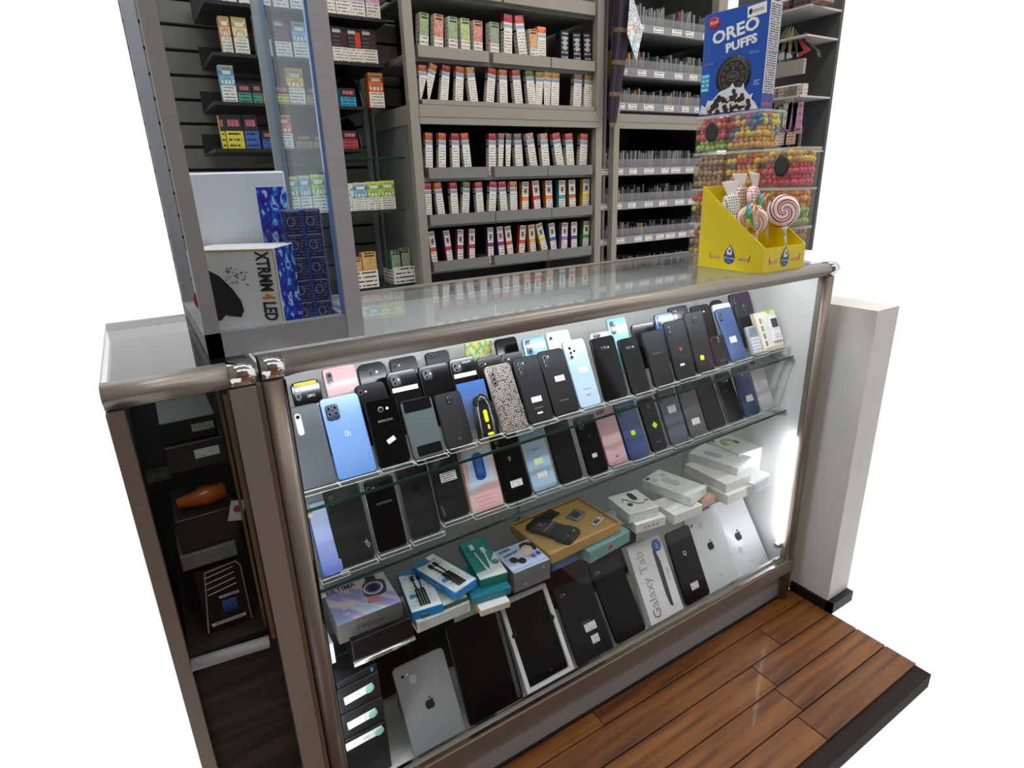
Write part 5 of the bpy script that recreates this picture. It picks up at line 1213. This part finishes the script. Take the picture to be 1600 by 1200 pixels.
# ------------------------------------------------------------------ candy tubs on the counter
PAL = ['d8405c', 'e05a72', '9ac25a', 'b6d070', 'd8a850', 'e2b868', '3f78a8', 'e8d040', 'e07a2c', 'a8835e', 'b89a72', '6a4a34', 'c83a2c', 'e8e0d0']
PM = [plain('' + c, .35, 0, .2, 'candy_' + c, 0) for c in PAL]
TUBC = translucent('e6e8e6', .11, .1); RIM = translucent('e9ebe9', .42, .2)
ICO = None
def ico():
    bm = bmesh.new(); bmesh.ops.create_icosphere(bm, subdivisions=2, radius=1); v_ = [tuple(v.co) for v in bm.verts]; f_ = [tuple(v.index for v in f.verts) for f in bm.faces]; bm.free(); return v_, f_
IV, IF = ico()
def candy_mesh(W_, Dp, layers, r, seed):
    rn = random.Random(seed); vs, fs, ms = [], [], []; z = r; k = 0; n = len(layers)
    H_ = .084
    while z < H_:
        f = z/H_; pal = layers[min(n-1, int(f*n))]; off = (k % 2)*r
        gx = -W_/2 + r + off*.9
        while gx < W_/2 - r*.8:
            gy = -Dp/2 + r + off*.9
            while gy < Dp/2 - r*.8:
                edge = gx < -W_/2+3.2*r or abs(gy) > Dp/2-3.2*r or z > H_-2.5*r
                if edge:
                    c = rn.choice(pal); jx, jy, jz = [rn.uniform(-.18, .18)*r for _ in range(3)]; b = len(vs)
                    vs.extend((x*r+gx+jx, y*r+gy+jy, q*r+z+jz) for x, y, q in IV); fs.extend(tuple(i+b for i in t_) for t_ in IF); ms.extend([c]*len(IF))
                gy += 2*r
            gx += 2*r
        z += 1.62*r; k += 1
    me = bpy.data.meshes.new('candy'); me.from_pydata(vs, [], fs); used = sorted(set(ms))
    for u_ in used: me.materials.append(PM[u_])
    me.polygons.foreach_set('material_index', [used.index(c) for c in ms]); me.polygons.foreach_set('use_smooth', [True]*len(ms)); me.update(); return me
def tub_mesh():
    bm = bmesh.new(); rings = []
    for z, k in ((.0, .955), (.003, .975), (.088, 1.0), (.0885, 1.0)):
        rings.append([bm.verts.new((x*k, (y-.056)*k, z)) for x, y in outline(.108, .112, .018, 4)])
    n = len(rings[0]); bm.faces.new(rings[0][::-1])
    for a in range(3):
        for i in range(n): f = bm.faces.new((rings[a][i], rings[a][(i+1)%n], rings[a+1][(i+1)%n], rings[a+1][i])); f.smooth = True
    return finish(bm, 'tub', [TUBC])
def lid_mesh():
    bm = bmesh.new(); rings = []
    for z, k in ((.089, 1.02), (.0945, 1.025), (.0955, 1.0)):
        rings.append([bm.verts.new((x*k, (y-.056)*k, z)) for x, y in outline(.108, .112, .018, 4)])
    n = len(rings[0]); bm.faces.new(rings[-1])
    for a in range(2):
        for i in range(n): f = bm.faces.new((rings[a][i], rings[a][(i+1)%n], rings[a+1][(i+1)%n], rings[a+1][i])); f.smooth = True
    return finish(bm, 'lid', [RIM])
TM, LM_ = tub_mesh(), lid_mesh()
ys = (.362, .246, .130)
fills = {(3, 0): ([[2, 3], [0, 1], [0, 1, 4]], 'pink and green', 1), (3, 1): ([[4, 5], [4, 5, 6, 7], [7, 0, 6, 5]], 'tan, blue and yellow', 0),
 (2, 0): ([[9, 10], [9, 10]], 'light brown', 0), (2, 1): ([[4, 5], [4, 6, 8, 7], [8, 12, 7]], 'orange, gold and blue', 0), (2, 2): ([[0, 1], [0, 1], [4, 7, 9]], 'pink', 1),
 (1, 0): ([[11, 9], [7, 11], [8, 0, 8]], 'orange over dark brown', 0), (1, 1): ([[4, 5], [7, 8]], 'gold', 0), (1, 2): ([[2, 3], [7, 8]], 'green and yellow', 0),
 (0, 0): ([[9, 7], [13, 9], [12, 13, 9]], 'speckled brown and white', 0), (0, 1): ([[0, 1]], 'pink', 0), (0, 2): ([[4, 9]], 'tan', 0)}
ROWN = ['bottom row of tubs', 'second row from bottom', 'row below the top', 'top row under cereal']
SLOT = ['furthest back', 'middle', 'nearest front']
for (lv, sl), (lay, nmz, blk) in fills.items():
    x, y, z = 1.386, ys[sl], H + .001 + .098*lv
    t = thing('candy_tub', f'clear tub of {nmz} candy, {SLOT[sl]}, {ROWN[lv]}', 'candy tub', (x, y, z), group='clear candy tubs stacked on the counter')
    ob('tub', TM, t); ob('lid', LM_, t)
    if blk: ob('black_label', mdisc(.026, .001, [plain('2e3033', .4)], 24, .8), t, (-.0543, -.012, .052), (0, 0, -90))
    c_ = ob('candy_balls', candy_mesh(.101, .105, lay, .0086, lv*7+sl), None, (x, y, z+.003)); tag(c_, f'{nmz} candy balls, {SLOT[sl]}, {ROWN[lv]}', 'candy', None, 'stuff')
# ------------------------------------------------------------------ cereal box
BLUE = plain('0f4fb4', .35, 0, .2, 'cereal_blue', 0)
g = G('nutrition_print', .5); u, v = g.uv()
p_ = g.mix(g.text(u, v, 46., 8., .38, lo=.25, hi=.8, mu=.12, mv=.02), hx('d9dade'), hx('44485c')); p_ = g.mix(g.m('LESS_THAN', v, .16), p_, hx('1a3c96')); p_ = g.mix(g.m('MULTIPLY', g.band(v, .05, .08), g.band(u, .1, .8)), p_, hx('b82c44'))
p_ = g.mix(g.m('MAXIMUM', g.m('LESS_THAN', u, .05), g.m('GREATER_THAN', u, .95)), p_, hx('1a3c96')); p_ = g.mix(g.band(v, .545, .55), p_, hx('1a3c96')); g.col(p_)
CX, CY, CZ = 1.352, .315, H+.001+.294+.0965
cer = thing('cereal_box', 'tall blue cereal box with a chocolate cookie on its front', 'cereal box', (CX, CY, CZ), (0, 0, -82))
CW, CD, CH = .186, .066, .256
ob('carton', mbox(CW, CD, CH, [BLUE, g.mat, BLUE], .001), cer, (0, CD/2, 0))
F_ = -.0006
def tz(s, size, x, z, m_=INKW, spin=0, sx=1., bold=0., y=F_, shear=0.): return text(s, size, m_, cer, (x, y, z), spin, sx=sx, bold=bold, shear=shear)
OUT = plain('2f7ad8', .35)
for s_, sz, x, z, sp in (('OREO', .042, .002, .200, 8), ('PUFFS', .029, .022, .168, 8)):
    tz(s_, sz, x, z, OUT, sp, 1.18, .0030, F_); tz(s_, sz, x, z, INKW, sp, 1.18, .0012, F_-.0005)
ob('oval_logo', mdisc(.014, .0012, [plain('c41f30', .35)], 24, 1.3), cer, (-.064, F_, .232), (0, 12, 0)); tz('Post', .014, -.064, .232, INKW, 12, y=F_-.0012, shear=.3)
ob('corner_label', mbox(.052, .0008, .026, [plain('eef0f2', .4)]), cer, (.060, F_, .226), (0, -4, 0)); ob('corner_mark', mdisc(.007, .0006, [INKK], 16, .7), cer, (.042, F_-.0006, .238), (0, 8, 0)); ob('corner_print', mbox(.030, .0004, .007, [print_label('c9ccd2', '2a2c30', 2, 8, .4)]), cer, (.063, F_-.0006, .235), (0, -4, 0))
CK = plain('1f1a1a', .5, name='cookie_dark'); CKL = plain('8a8480', .45, name='cookie_relief')
ck = ob('cookie_picture', mdisc(.0515, .0016, [CK], 40), cer, (.006, F_, .092))
for i in range(44):
    a = 2*PI*i/44; ob('cookie_ridge', mbox(.0016, .0006, .0045, [plain('4c4644', .5)]), ck, (.0484*math.cos(a), -.0012, .0484*math.sin(a)-.002)) if i % 2 == 0 else None
def ring(r, wd, mat, n=28, sx=1.):
    bm = bmesh.new(); o_ = []; i_ = []
    for k in range(n):
        a = 2*PI*k/n; o_.append(bm.verts.new((r*sx*math.cos(a), 0, r*math.sin(a)))); i_.append(bm.verts.new(((r*sx-wd)*math.cos(a), 0, (r-wd)*math.sin(a))))
    for k in range(n): bm.faces.new((o_[k], o_[(k+1)%n], i_[(k+1)%n], i_[k]))
    return finish(bm, 'ring', [mat])
ob('cookie_ring', ring(.042, .0012, CKL), ck, (0, -.0014, 0)); ob('cookie_oval', ring(.012, .0012, CKL, 24, 1.6), ck, (0, -.0014, 0)); text('OREO', .012, CKL, ck, (0, -.0014, 0), 0, sx=.9)
for i in range(12):
    a = 2*PI*i/12+.2; ob('cookie_mark', ring(.0045, .0012, CKL, 8), ck, (.030*math.cos(a), -.0014, .030*math.sin(a)))
ob('cookie_stem', mbox(.001, .0004, .014, [CKL]), ck, (0, -.0014, .013)); ob('cookie_stem', mbox(.010, .0004, .001, [CKL]), ck, (0, -.0014, .020))
ob('milk_picture', mpoly([(-.090,.006),(-.084,.030),(-.072,.022),(-.066,.040),(-.052,.038),(-.030,.058),(0,.066),(.008,.076),(.014,.064),(.034,.062),(.040,.072),(.044,.056),(.060,.040),(.070,.044),(.066,.030),(.078,.020),(.088,.004)], .0008, [plain('dfe8f6', .4)]), cer, (0, F_-.0012, 0))
rn = random.Random(11)
for i in range(46):
    x_ = rn.uniform(-.064, .066); zt = .056*math.sqrt(max(0, 1-(x_/.072)**2)); z_ = rn.uniform(.006, max(.008, zt))
    ob('puff_picture', mdisc(rn.choice((.0062, .0075)), .0012, [plain(rn.choice(('2a1c16', '3a261c', '241812')) if rn.random() > .2 else 'e0cdb8', .4)], 9), cer, (x_, F_-.0022-.0004*rn.random(), z_), (0, rn.uniform(0, 90), 0))
ob('side_badge', mbox(.026, .0006, .046, [print_label('2aa8dc', 'e8f2f8', 4, 5, .45)]), cer, (-.079, F_, .062))
for z_ in (.138, .128): ob('fine_print', mbox(.034, .0004, .008, [print_label('0f4fb4', '7f9fd8', 2, 8, .4)]), cer, (.062 if z_ > .13 else -.070, F_, z_))
ob('fine_print', mbox(.02, .0004, .014, [print_label('0f4fb4', 'c9d4ec', 3, 6, .4)]), cer, (.076, F_, .062)); text('CEREAL', .009, INKW, cer, (-.06, F_-.003, .006))
# ------------------------------------------------------------------ yellow lollipop box
YEL = plain('ead400', .45, name='yellow_card', var=0)
yb = thing('lollipop_display', 'yellow open topped card display box full of swirl lollipops', 'display box', (1.158, .018, H+.0012), (0, 0, 0))
bm = bmesh.new()
def wallx(x, flip=1):
    P = [(0, 0), (.199, 0), (.199, .204), (0, .060)]
    for dx in (0,):
        a = [bm.verts.new((x, y, z)) for y, z in P]; b = [bm.verts.new((x+.003, y, z)) for y, z in P]; bm.faces.new(a); bm.faces.new(b[::-1])
        for i in range(4): bm.faces.new((a[i], b[i], b[(i+1)%4], a[(i+1)%4]))
wallx(0); bmesh.ops.recalc_face_normals(bm, faces=bm.faces[:]); ob('side_wall', finish(bm, 'wall', [YEL]), yb)
bm = bmesh.new(); wallx(.160); bmesh.ops.recalc_face_normals(bm, faces=bm.faces[:]); ob('side_wall', finish(bm, 'wall', [YEL]), yb)
ob('front_wall', boxes([(.003, .160, 0, .003, 0, .060)], [YEL]), yb); ob('back_wall', boxes([(.003, .160, .196, .199, 0, .204)], [YEL]), yb); ob('floor_card', boxes([(.003, .160, .003, .196, 0, .003)], [YEL]), yb)
NAVY = plain('1d3f8c', .4); REDB = plain('c8402c', .4)
def emblem(parent, loc, rz):
    e = ob('emblem', mpoly([(0, .034), (.012, .018), (.017, .004), (.013, -.010), (0, -.016), (-.013, -.010), (-.017, .004), (-.012, .018)], .0006, [NAVY]), parent, loc, (0, 0, rz))
    ob('emblem_patch', mpoly([(0, .031), (.008, .018), (.007, .008), (-.007, .008), (-.008, .018)], .0004, [INKW]), e, (0, -.0007, 0)); ob('emblem_patch', mdisc(.004, .0006, [REDB], 10), e, (.001, -.0012, .018))
    text('d\'Friends', .0085, INKW, e, (0, -.0008, .0), 0); text('Store', .005, INKW, e, (0, -.0008, -.008))
    for s_ in (-1, 1):
        text('Lollipops' if s_ < 0 else 'Rounds', .0075, plain('fff4e0', .4), e, (s_*.043, -.0002, .001), 0); ob('lettering_shadow', mbox(.028, .0003, .006, [plain('c86a3a', .4)]), e, (s_*.043, .0, -.003)); ob('red_figure', mbox(.0028, .0006, .018, [REDB], .0008), e, (s_*.058, 0, -.006), (0, 12*s_, 0))
emblem(yb, (-.0004, .100, .030), -90); emblem(yb, (.082, -.0004, .026), 0)
@memo
def swirl(k):
    g = G('candy_swirl', .2, 0, .6); u, v = g.uv(); x = g.m('SUBTRACT', u, .5); y = g.m('SUBTRACT', v, .5)
    rr = g.m('SQRT', g.m('ADD', g.m('MULTIPLY', x, x), g.m('MULTIPLY', y, y))); an = g.m('ARCTAN2', y, x)
    s_ = g.m('FRACT', g.m('ADD', g.m('MULTIPLY', an, (2 if k else 3)/(2*PI)), g.m('MULTIPLY', rr, 4.5)))
    st = [(0, hx('f2ece6')), (.34, hx('d03048')), (.5, hx('f4f0ea')), (.66, hx('e8802c')), (.78, hx('f2ece6')), (.9, hx('a82c58'))] if k == 0 else ([(0, hx('f4f0ec')), (.45, hx('c0243c')), (.62, hx('f4efea')), (.8, hx('8c2a64'))] if k == 1 else [(0, hx('2f9a50')), (.2, hx('e8d838')), (.4, hx('e07a2c')), (.6, hx('c83048')), (.8, hx('3aa0b0'))])
    g.col(g.ramp(s_, st, True)); return g.mat
@memo
def netting(c):
    g = G('wrapper_netting', .3); u, v = g.uv(); a = g.m('FRACT', g.m('MULTIPLY', u, 7.)); b = g.m('FRACT', g.m('MULTIPLY', v, 8.))
    g.col(g.mix(g.m('MULTIPLY', g.band(a, .3, .8), g.band(b, .3, .8)), hx('f4efec'), hx(c))); return g.mat
def lolly(label, loc, r, kind, rz, rx, stickto=None, tilt=0):
    t = thing('lollipop', label, 'lollipop', loc, (rx, tilt, rz), 'swirl lollipops in the yellow box')
    m_ = swirl({'swirl': 0, 'swirl2': 1, 'edge': 2, 'edge2': 2}.get(kind, 0)) if kind != 'wrap' else netting('c83a4c' if rz > 0 else '2f7a6a')
    ob('candy', mdisc(r, .016, [m_], 28, 1., .30), t)
    ob('wrapper_twist', mtube([(0, 0, -r+.002), (0, 0, -r-.008), (0, 0, -r-.02)], [.010, .0045, .006], [translucent('f6f4f0', .7, .2)], 8), t)
    if kind == 'wrap': ob('wrapper_fan', mpoly([(-.012, 0)] + [(x*.001, 24+(3 if i % 2 else 0)) and (x*.0021, .032+(.005 if i % 2 else 0)) for i, x in enumerate(range(-14, 15, 2))] + [(.012, 0)], .003, [netting('d04a5a')]), t, (0, 0, r-.006))
    ob('stick', mtube([(0, 0, -r-.006), (0, 0, -r-.058)], .0035, [plain('ece9e2', .4)], 8), t)
LB = ['red, orange and white swirl lollipop nearest the triangular side', 'rainbow lollipop seen edge on beside the red orange swirl', 'white and red swirl lollipop at the right of the yellow box', 'wrapped lollipop with white and green netting at the back left', 'wrapped lollipop with red netting near the back', 'rainbow lollipop behind the white and red swirl', 'wrapped lollipop in the middle of the yellow box']
for i, ((k, x, y, z, r), lb) in enumerate(zip(LOLLY, LB)):
    r *= 1.28; x = max(x, 1.166+r*(.4 if 'edge' in k else .9)); 
    lolly(lb, (min(x, 1.29), y+.02, z-.004), r, k, {'swirl': -42, 'swirl2': -30, 'edge': 22, 'edge2': 12}.get(k, -18+i*5), -10, tilt={'edge': -6, 'edge2': 5}.get(k, -12+i*3))

# ------------------------------------------------------------------ tall glass case on the counter at the left
XL = -.055; XR = .176; Y0 = .056; Y1 = .44; ZB = H+.001; ZT = 1.72
tc = thing('glass_cabinet', 'tall aluminium framed glass cabinet standing on the counter at the left', 'display case', (0, 0, 0))
ob('bottom_rail', boxes([(XL, XR-.024, Y0, Y0+.02, ZB, ZB+.037)], [ALUG]), tc)
ob('corner_post', boxes([(XR-.026, XR, Y0-.002, Y0+.02, ZB, ZT)], [brushed('b6b9be', .45, .12)]), tc)
ob('corner_post', boxes([(XR-.022, XR, Y1-.012, Y1, ZB, ZT)], [ALUG]), tc); ob('corner_post', boxes([(XL, XL+.02, Y0, Y0+.02, ZB, ZT)], [ALUG]), tc); ob('corner_post', boxes([(XL, XL+.02, Y1-.02, Y1, ZB, ZT)], [ALUG]), tc)
ob('side_rail', boxes([(XR-.02, XR, Y0+.02, Y1-.02, ZB, ZB+.03), (XL, XL+.02, Y0+.02, Y1-.02, ZB, ZB+.03), (XL+.02, XR-.02, Y1-.02, Y1, ZB, ZB+.03)], [ALUG]), tc)
ob('top_rail', boxes([(XL, XR, Y0, Y0+.02, ZT, ZT+.03), (XL, XR, Y1-.02, Y1, ZT, ZT+.03), (XL, XL+.02, Y0+.02, Y1-.02, ZT, ZT+.03), (XR-.02, XR, Y0+.02, Y1-.02, ZT, ZT+.03)], [ALUG]), tc)
ob('front_glass', boxes([(XL+.02, XR-.026, Y0+.008, Y0+.012, ZB+.037, ZT)], [glass(.9, 'f6fafc', .6)]), tc)
ob('side_glass', boxes([(XR-.010, XR-.006, Y0+.02, Y1-.012, ZB+.03, ZT)], [glass(.9, 'eef6fc', .45)]), tc)
ob('glass_edge', boxes([(XR-.030, XR-.026, Y0+.006, Y0+.014, ZB+.037, ZT), (XR-.001, XR+.001, Y0+.020, Y0+.026, ZB, ZT)], [plain('6f96d8', .2, 0, .4)]), tc)['label'] = 'blue tinted glass edge'
ob('floor_board', boxes([(XL+.02, XR-.02, Y0+.02, Y1-.02, ZB+.002, ZB+.012)], [plain('d4d6d8', .3)]), tc)
ob('case_light', mtube([(XL+.03, Y0+.028, ZT+.006), (XR-.03, Y0+.028, ZT+.006)], .006, [emit('e4eeff', 85)], 8), tc)
# box printed XTRMM4 LED
g = G('blue_swirl_print', .25, 0, .4); u, v = g.uv(); nz = g.noise(g.vec(g.m('MULTIPLY', u, 2.2), g.m('MULTIPLY', v, 3.4)), 1.2, 3.)
nt = g.nt; g.col(g.ramp(g.m('FRACT', g.m('MULTIPLY', nz, 4.)), [(0, hx('1b2a9c')), (.25, hx('2a62d8')), (.4, hx('58c0ee')), (.52, hx('e8f4fa')), (.6, hx('2f4fd0')), (.85, hx('2a1c8a'))])); BSW = g.mat
HB = thing('headphone_box', 'white box lettered XTRMM4 LED with blue swirl side in the left glass cabinet', 'headphone box', (.062, .088, ZB+.013), (0, 0, -33))
ob('box', mbox(.135, .085, .135, [plain('e4e3e1', .45), BSW, wht], .0015), HB, (-.0675, .0425, 0))
def sp(s, z, m_): text(s, .028, m_, HB, (-.021, -.0006, z), -90, sx=.62, bold=.0009)
sp('XTRMM', .099, INKK); sp('4', .061, plain('e0861c', .4)); sp('LED', .038, INKK)
ob('orange_trim', boxes([(-.003, -.0015, -.0005, 0, .002, .133), (-.133, -.003, -.0005, 0, .131, .1335)], [plain('d89a4a', .5)]), HB)
hp = ob('headphone_picture', mpoly([(-.13,.03),(-.118,.022),(-.10,.026),(-.092,.034),(-.086,.032),(-.068,.030),(-.062,.040),(-.064,.056),(-.074,.074),(-.090,.094),(-.110,.106),(-.13,.112)], .0008, [plain('101012', .3)]), HB, (0, 0, 0))
ob('red_glow', mdisc(.017, .001, [plain('a8322e', .4)], 20, .8), HB, (-.124, -.0012, .058))
rn = random.Random(2)
for i in range(26): ob('ink_splash', mbox(.002+.003*rn.random(), .0004, .0012, [plain('4a4468', .5)]), HB, (-.082+.034*rn.random(), -.0003, .078+.030*rn.random()), (0, rn.uniform(0, 180), 0))
WBx = thing('headphone_box', 'plain white box with glowing blue swirl side, standing higher behind the lettered box', 'headphone box', (.121, .215, ZB+.013), (0, 0, -9))
ob('box', mbox(.16, .085, .247, [plain('eeeff2', .4), BSW, wht], .003), WBx, (-.080, .0425, 0)); ob('blue_print', boxes([(-.048, -.001, -.0006, 0, .09, .222)], [BSW]), WBx)
g = G('pictogram_print', .25, 0, .4); u, v = g.uv()
cu_ = g.m('FRACT', g.m('MULTIPLY', u, 2.)); cv_ = g.m('FRACT', g.m('MULTIPLY', v, 5.)); dx = g.m('SUBTRACT', cu_, .42); dy = g.m('SUBTRACT', cv_, .5)
rr = g.m('SQRT', g.m('ADD', g.m('MULTIPLY', dx, dx), g.m('MULTIPLY', dy, dy))); c_ = g.mix(g.band(rr, .17, .21), hx('23263c'), hx('8f96c4'))
c_ = g.mix(g.m('MULTIPLY', g.band(cu_, .62, .86), g.band(cv_, .2, .75)), c_, hx('3a3a44')); c_ = g.mix(g.m('MULTIPLY', g.band(cv_, .9, .94), g.band(cu_, .2, .9)), c_, hx('a9aed0'))
c_ = g.mix(g.text(u, v, 40., 12., .5, mu=.02, mv=.01), c_, hx('6a70a8')); c_ = g.mix(g.m('LESS_THAN', cu_, .1), c_, hx('2f44a8')); g.col(c_)
DB = thing('speaker_box', 'tall navy box covered in small pictograms behind the blue swirl side', 'box', (.124, .150, ZB+.013), (0, 0, -8))
ob('box', mbox(.060, .05, .186, [g.mat, g.mat, plain('3a4a90', .3)], .0015), DB, (.0, .025, 0)); 
for i in range(3): tag(ob('card_sheet', mbox(.0022, .10, .176-.006*i, [plain(('8a8074', 'b0a48e', '5f5850')[i], .6)]), None, (.1640-.0034*i, .235+.006*i, ZB+.014)), f'{("brown", "tan", "dark")[i]} card sheet standing beside the navy pictogram box', 'card')

# ------------------------------------------------------------------ second showcase at the left
XA, XB = -.190, -.006
ls = thing('glass_showcase', 'second darker glass display counter cut off at the left edge', 'display case', (0, 0, 0))
ob('front_top_rail', mprof(rounded_rail(-.006, .028, H-.033, H+.001, .017), XA, XB-.034, [ALU_L], True), ls)
ob('corner_cap', mprof(rounded_rail(-.007, .028, H-.034, H+.002, .018), XB-.034, XB, [CHROME], True), ls)['label'] = 'polished chrome corner cap'
ob('corner_post', boxes([(XB-.038, XB-.003, -.004, .026, 0, H-.034)], [brushed('958b82', .45, .2)]), ls); ob('corner_post', boxes([(XA, XA+.02, -.004, .026, 0, H-.034)], [ALU_D]), ls)
ob('joint_strip', boxes([(XB-.002, XB+.006, .006, .02, 0, H-.034)], [brushed('a8a49e', .3, .8)]), ls)
ob('inner_trim', boxes([(XB-.046, XB-.040, .006, .02, .60, H-.04), (XB-.052, XB-.048, .03, .036, .60, H-.04)], [brushed('9a9078', .3, .8)]), ls)
ob('glass_top', boxes([(XA, XB-.002, .02, D-.02, H-.006, H)], [GLASS]), ls); ob('back_rail', boxes([(XA, XB-.002, D-.022, D, H-.03, H)], [ALU_L]), ls)
ob('front_glass', boxes([(XA+.02, XB-.04, .012, .016, .62, H-.034)], [GLASS_F]), ls)
ob('base_rail', mtube([(XA+.02, .004, .612), (XB-.052, .004, .600)], .010, [ALUG], 10), ls)
g = G('dark_wood_panel', .6, 0, 0, .2); o_ = g.obj(); mp = g.n('ShaderNodeMapping'); mp.inputs['Scale'].default_value = (3, 3, 30); g.nt.links.new(o_, mp.inputs[0]); g.col(g.ramp(g.noise(mp.outputs[0], 2., 4.), [(.3, hx('1a1714')), (.5, hx('2a2520')), (.62, hx('3c3128')), (.8, hx('221f1c'))]))
ob('base_panel', boxes([(XA+.02, XB-.038, .012, .024, .0, .600)], [g.mat]), ls)['label'] = 'dark wood grain base panel'
ob('deck', boxes([(XA+.02, XB-.04, .026, D-.03, .600, .610)], [plain('2f2b28', .4)]), ls)
for z in (.765, .90): ob('glass_shelf', boxes([(XA+.02, XB-.042, .07, D-.05, z-.005, z)], [glass(.9, 'f0f8f5', .6)]), ls)
ob('side_panel', boxes([(XA, XA+.004, .026, D, 0, H-.03), (XB-.006, XB-.002, .026, D, 0, H-.03)], [plain('55585a', .4)]), ls); ob('back_panel', boxes([(XA, XB-.002, D-.012, D-.006, 0, H-.03)], [plain('4a4b4c', .5)]), ls)
DK = plain('1c1e20', .4); DK2 = plain('262a2c', .4)
def ibox(nm, lb, x, y, z, w_, d_, h_, m_, rz=0, cat='box', bev=.001): return tag(ob(nm, mbox(w_, d_, h_, [m_], bev), None, (x, y, z), (0, 0, rz)), lb, cat)
a = ibox('storage_box', 'dark box with pale labels, higher of the two in the left showcase', -.100, .14, .9445, .075, .12, .034, DK2); ob('paper_label', mbox(.03, .0006, .012, [print_label('c9d4cf', '5a6a66', 3, 6, .5)]), a, (.018, -.0604, .012))
a = ibox('storage_box', 'dark box with yellow marked label in the left showcase', -.098, .13, .9010, .080, .12, .042, DK2); ob('paper_label', mbox(.034, .0006, .014, [print_label('c4cfca', '9aa83a', 3, 6, .5)]), a, (.014, -.0604, .016))
a = ibox('storage_box', 'black rounded box at the back of the left showcase shelf', -.108, .27, .9010, .06, .1, .05, DK)
a = tag(ob('orange_bottle', mtube([(-.04, 0, .012), (-.01, 0, .012), (.0, 0, .013), (.03, 0, .012)], [.008, .014, .018, .016], [plain('c0642c', .3)], 12), None, (-.100, .11, .822), (0, 0, 6)), 'orange bottle shape lying on a dark box in the left showcase', 'bottle')
a = ibox('storage_box', 'large dark box beneath the orange bottle in the left showcase', -.105, .13, .7660, .085, .12, .0565, DK)
a = tag(ob('folded_card', mbox(.022, .0012, .034, [plain('d9d8d6', .5)]), None, (-.066, .064, .800), (0, 18, 8)), 'small white card with a red round mark at the left showcase', 'card'); ob('red_mark', mdisc(.006, .0008, [plain('a84a54', .4)], 14), a, (0, -.0012, .02))
a = ibox('grey_case', 'grey ribbed flat case in the left showcase', -.112, .115, .7565-.028, .08, .10, .026, plain('6a6c6c', .5)); a.location.z = .737
for i, z in enumerate((.611, .6505)): pass
a = ibox('storage_box', 'matt black box in the lower part of the left showcase', -.115, .20, .611, .085, .12, .1255, DK)
fb = thing('framed_package', 'black package with white outline and blue picture at the left edge', 'package', (-.105, .062, .6125), (-8, 0, 0))
ob('body', mslab(.070, .012, .112, .006, .001, [plain('0e0f11', .3)]), fb, (0, .006, 0))
ob('outline', mpoly([(-.034,.0),(-.034,.002),(-.020,.106),(.028,.110),(.034,.100),(.034,.0),(.0325,.0),(.0325,.099),(.027,.108),(-.019,.104),(-.032,.002)], .0004, [plain('a8a9aa', .4)]), fb, (0, -.0004, .0))
for i in range(4): ob('white_line', mbox(.044, .0004, .001, [INKW]), fb, (0, -.0006, .098-.010*i), (0, -8, 0))
ob('blue_picture', mbox(.022, .0004, .022, [vgrad('1c2c60', '3f62b0', .3)]), fb, (.006, -.0006, .026)); ob('printed_line', mbox(.052, .0004, .005, [print_label('d8d8d6', '1a1a1a', 1, 12, .4)]), fb, (.0, -.0006, .010)); ob('printed_line', mbox(.03, .0004, .004, [print_label('d8d8d6', '1a1a1a', 1, 9, .4)]), fb, (.008, -.0006, .054))
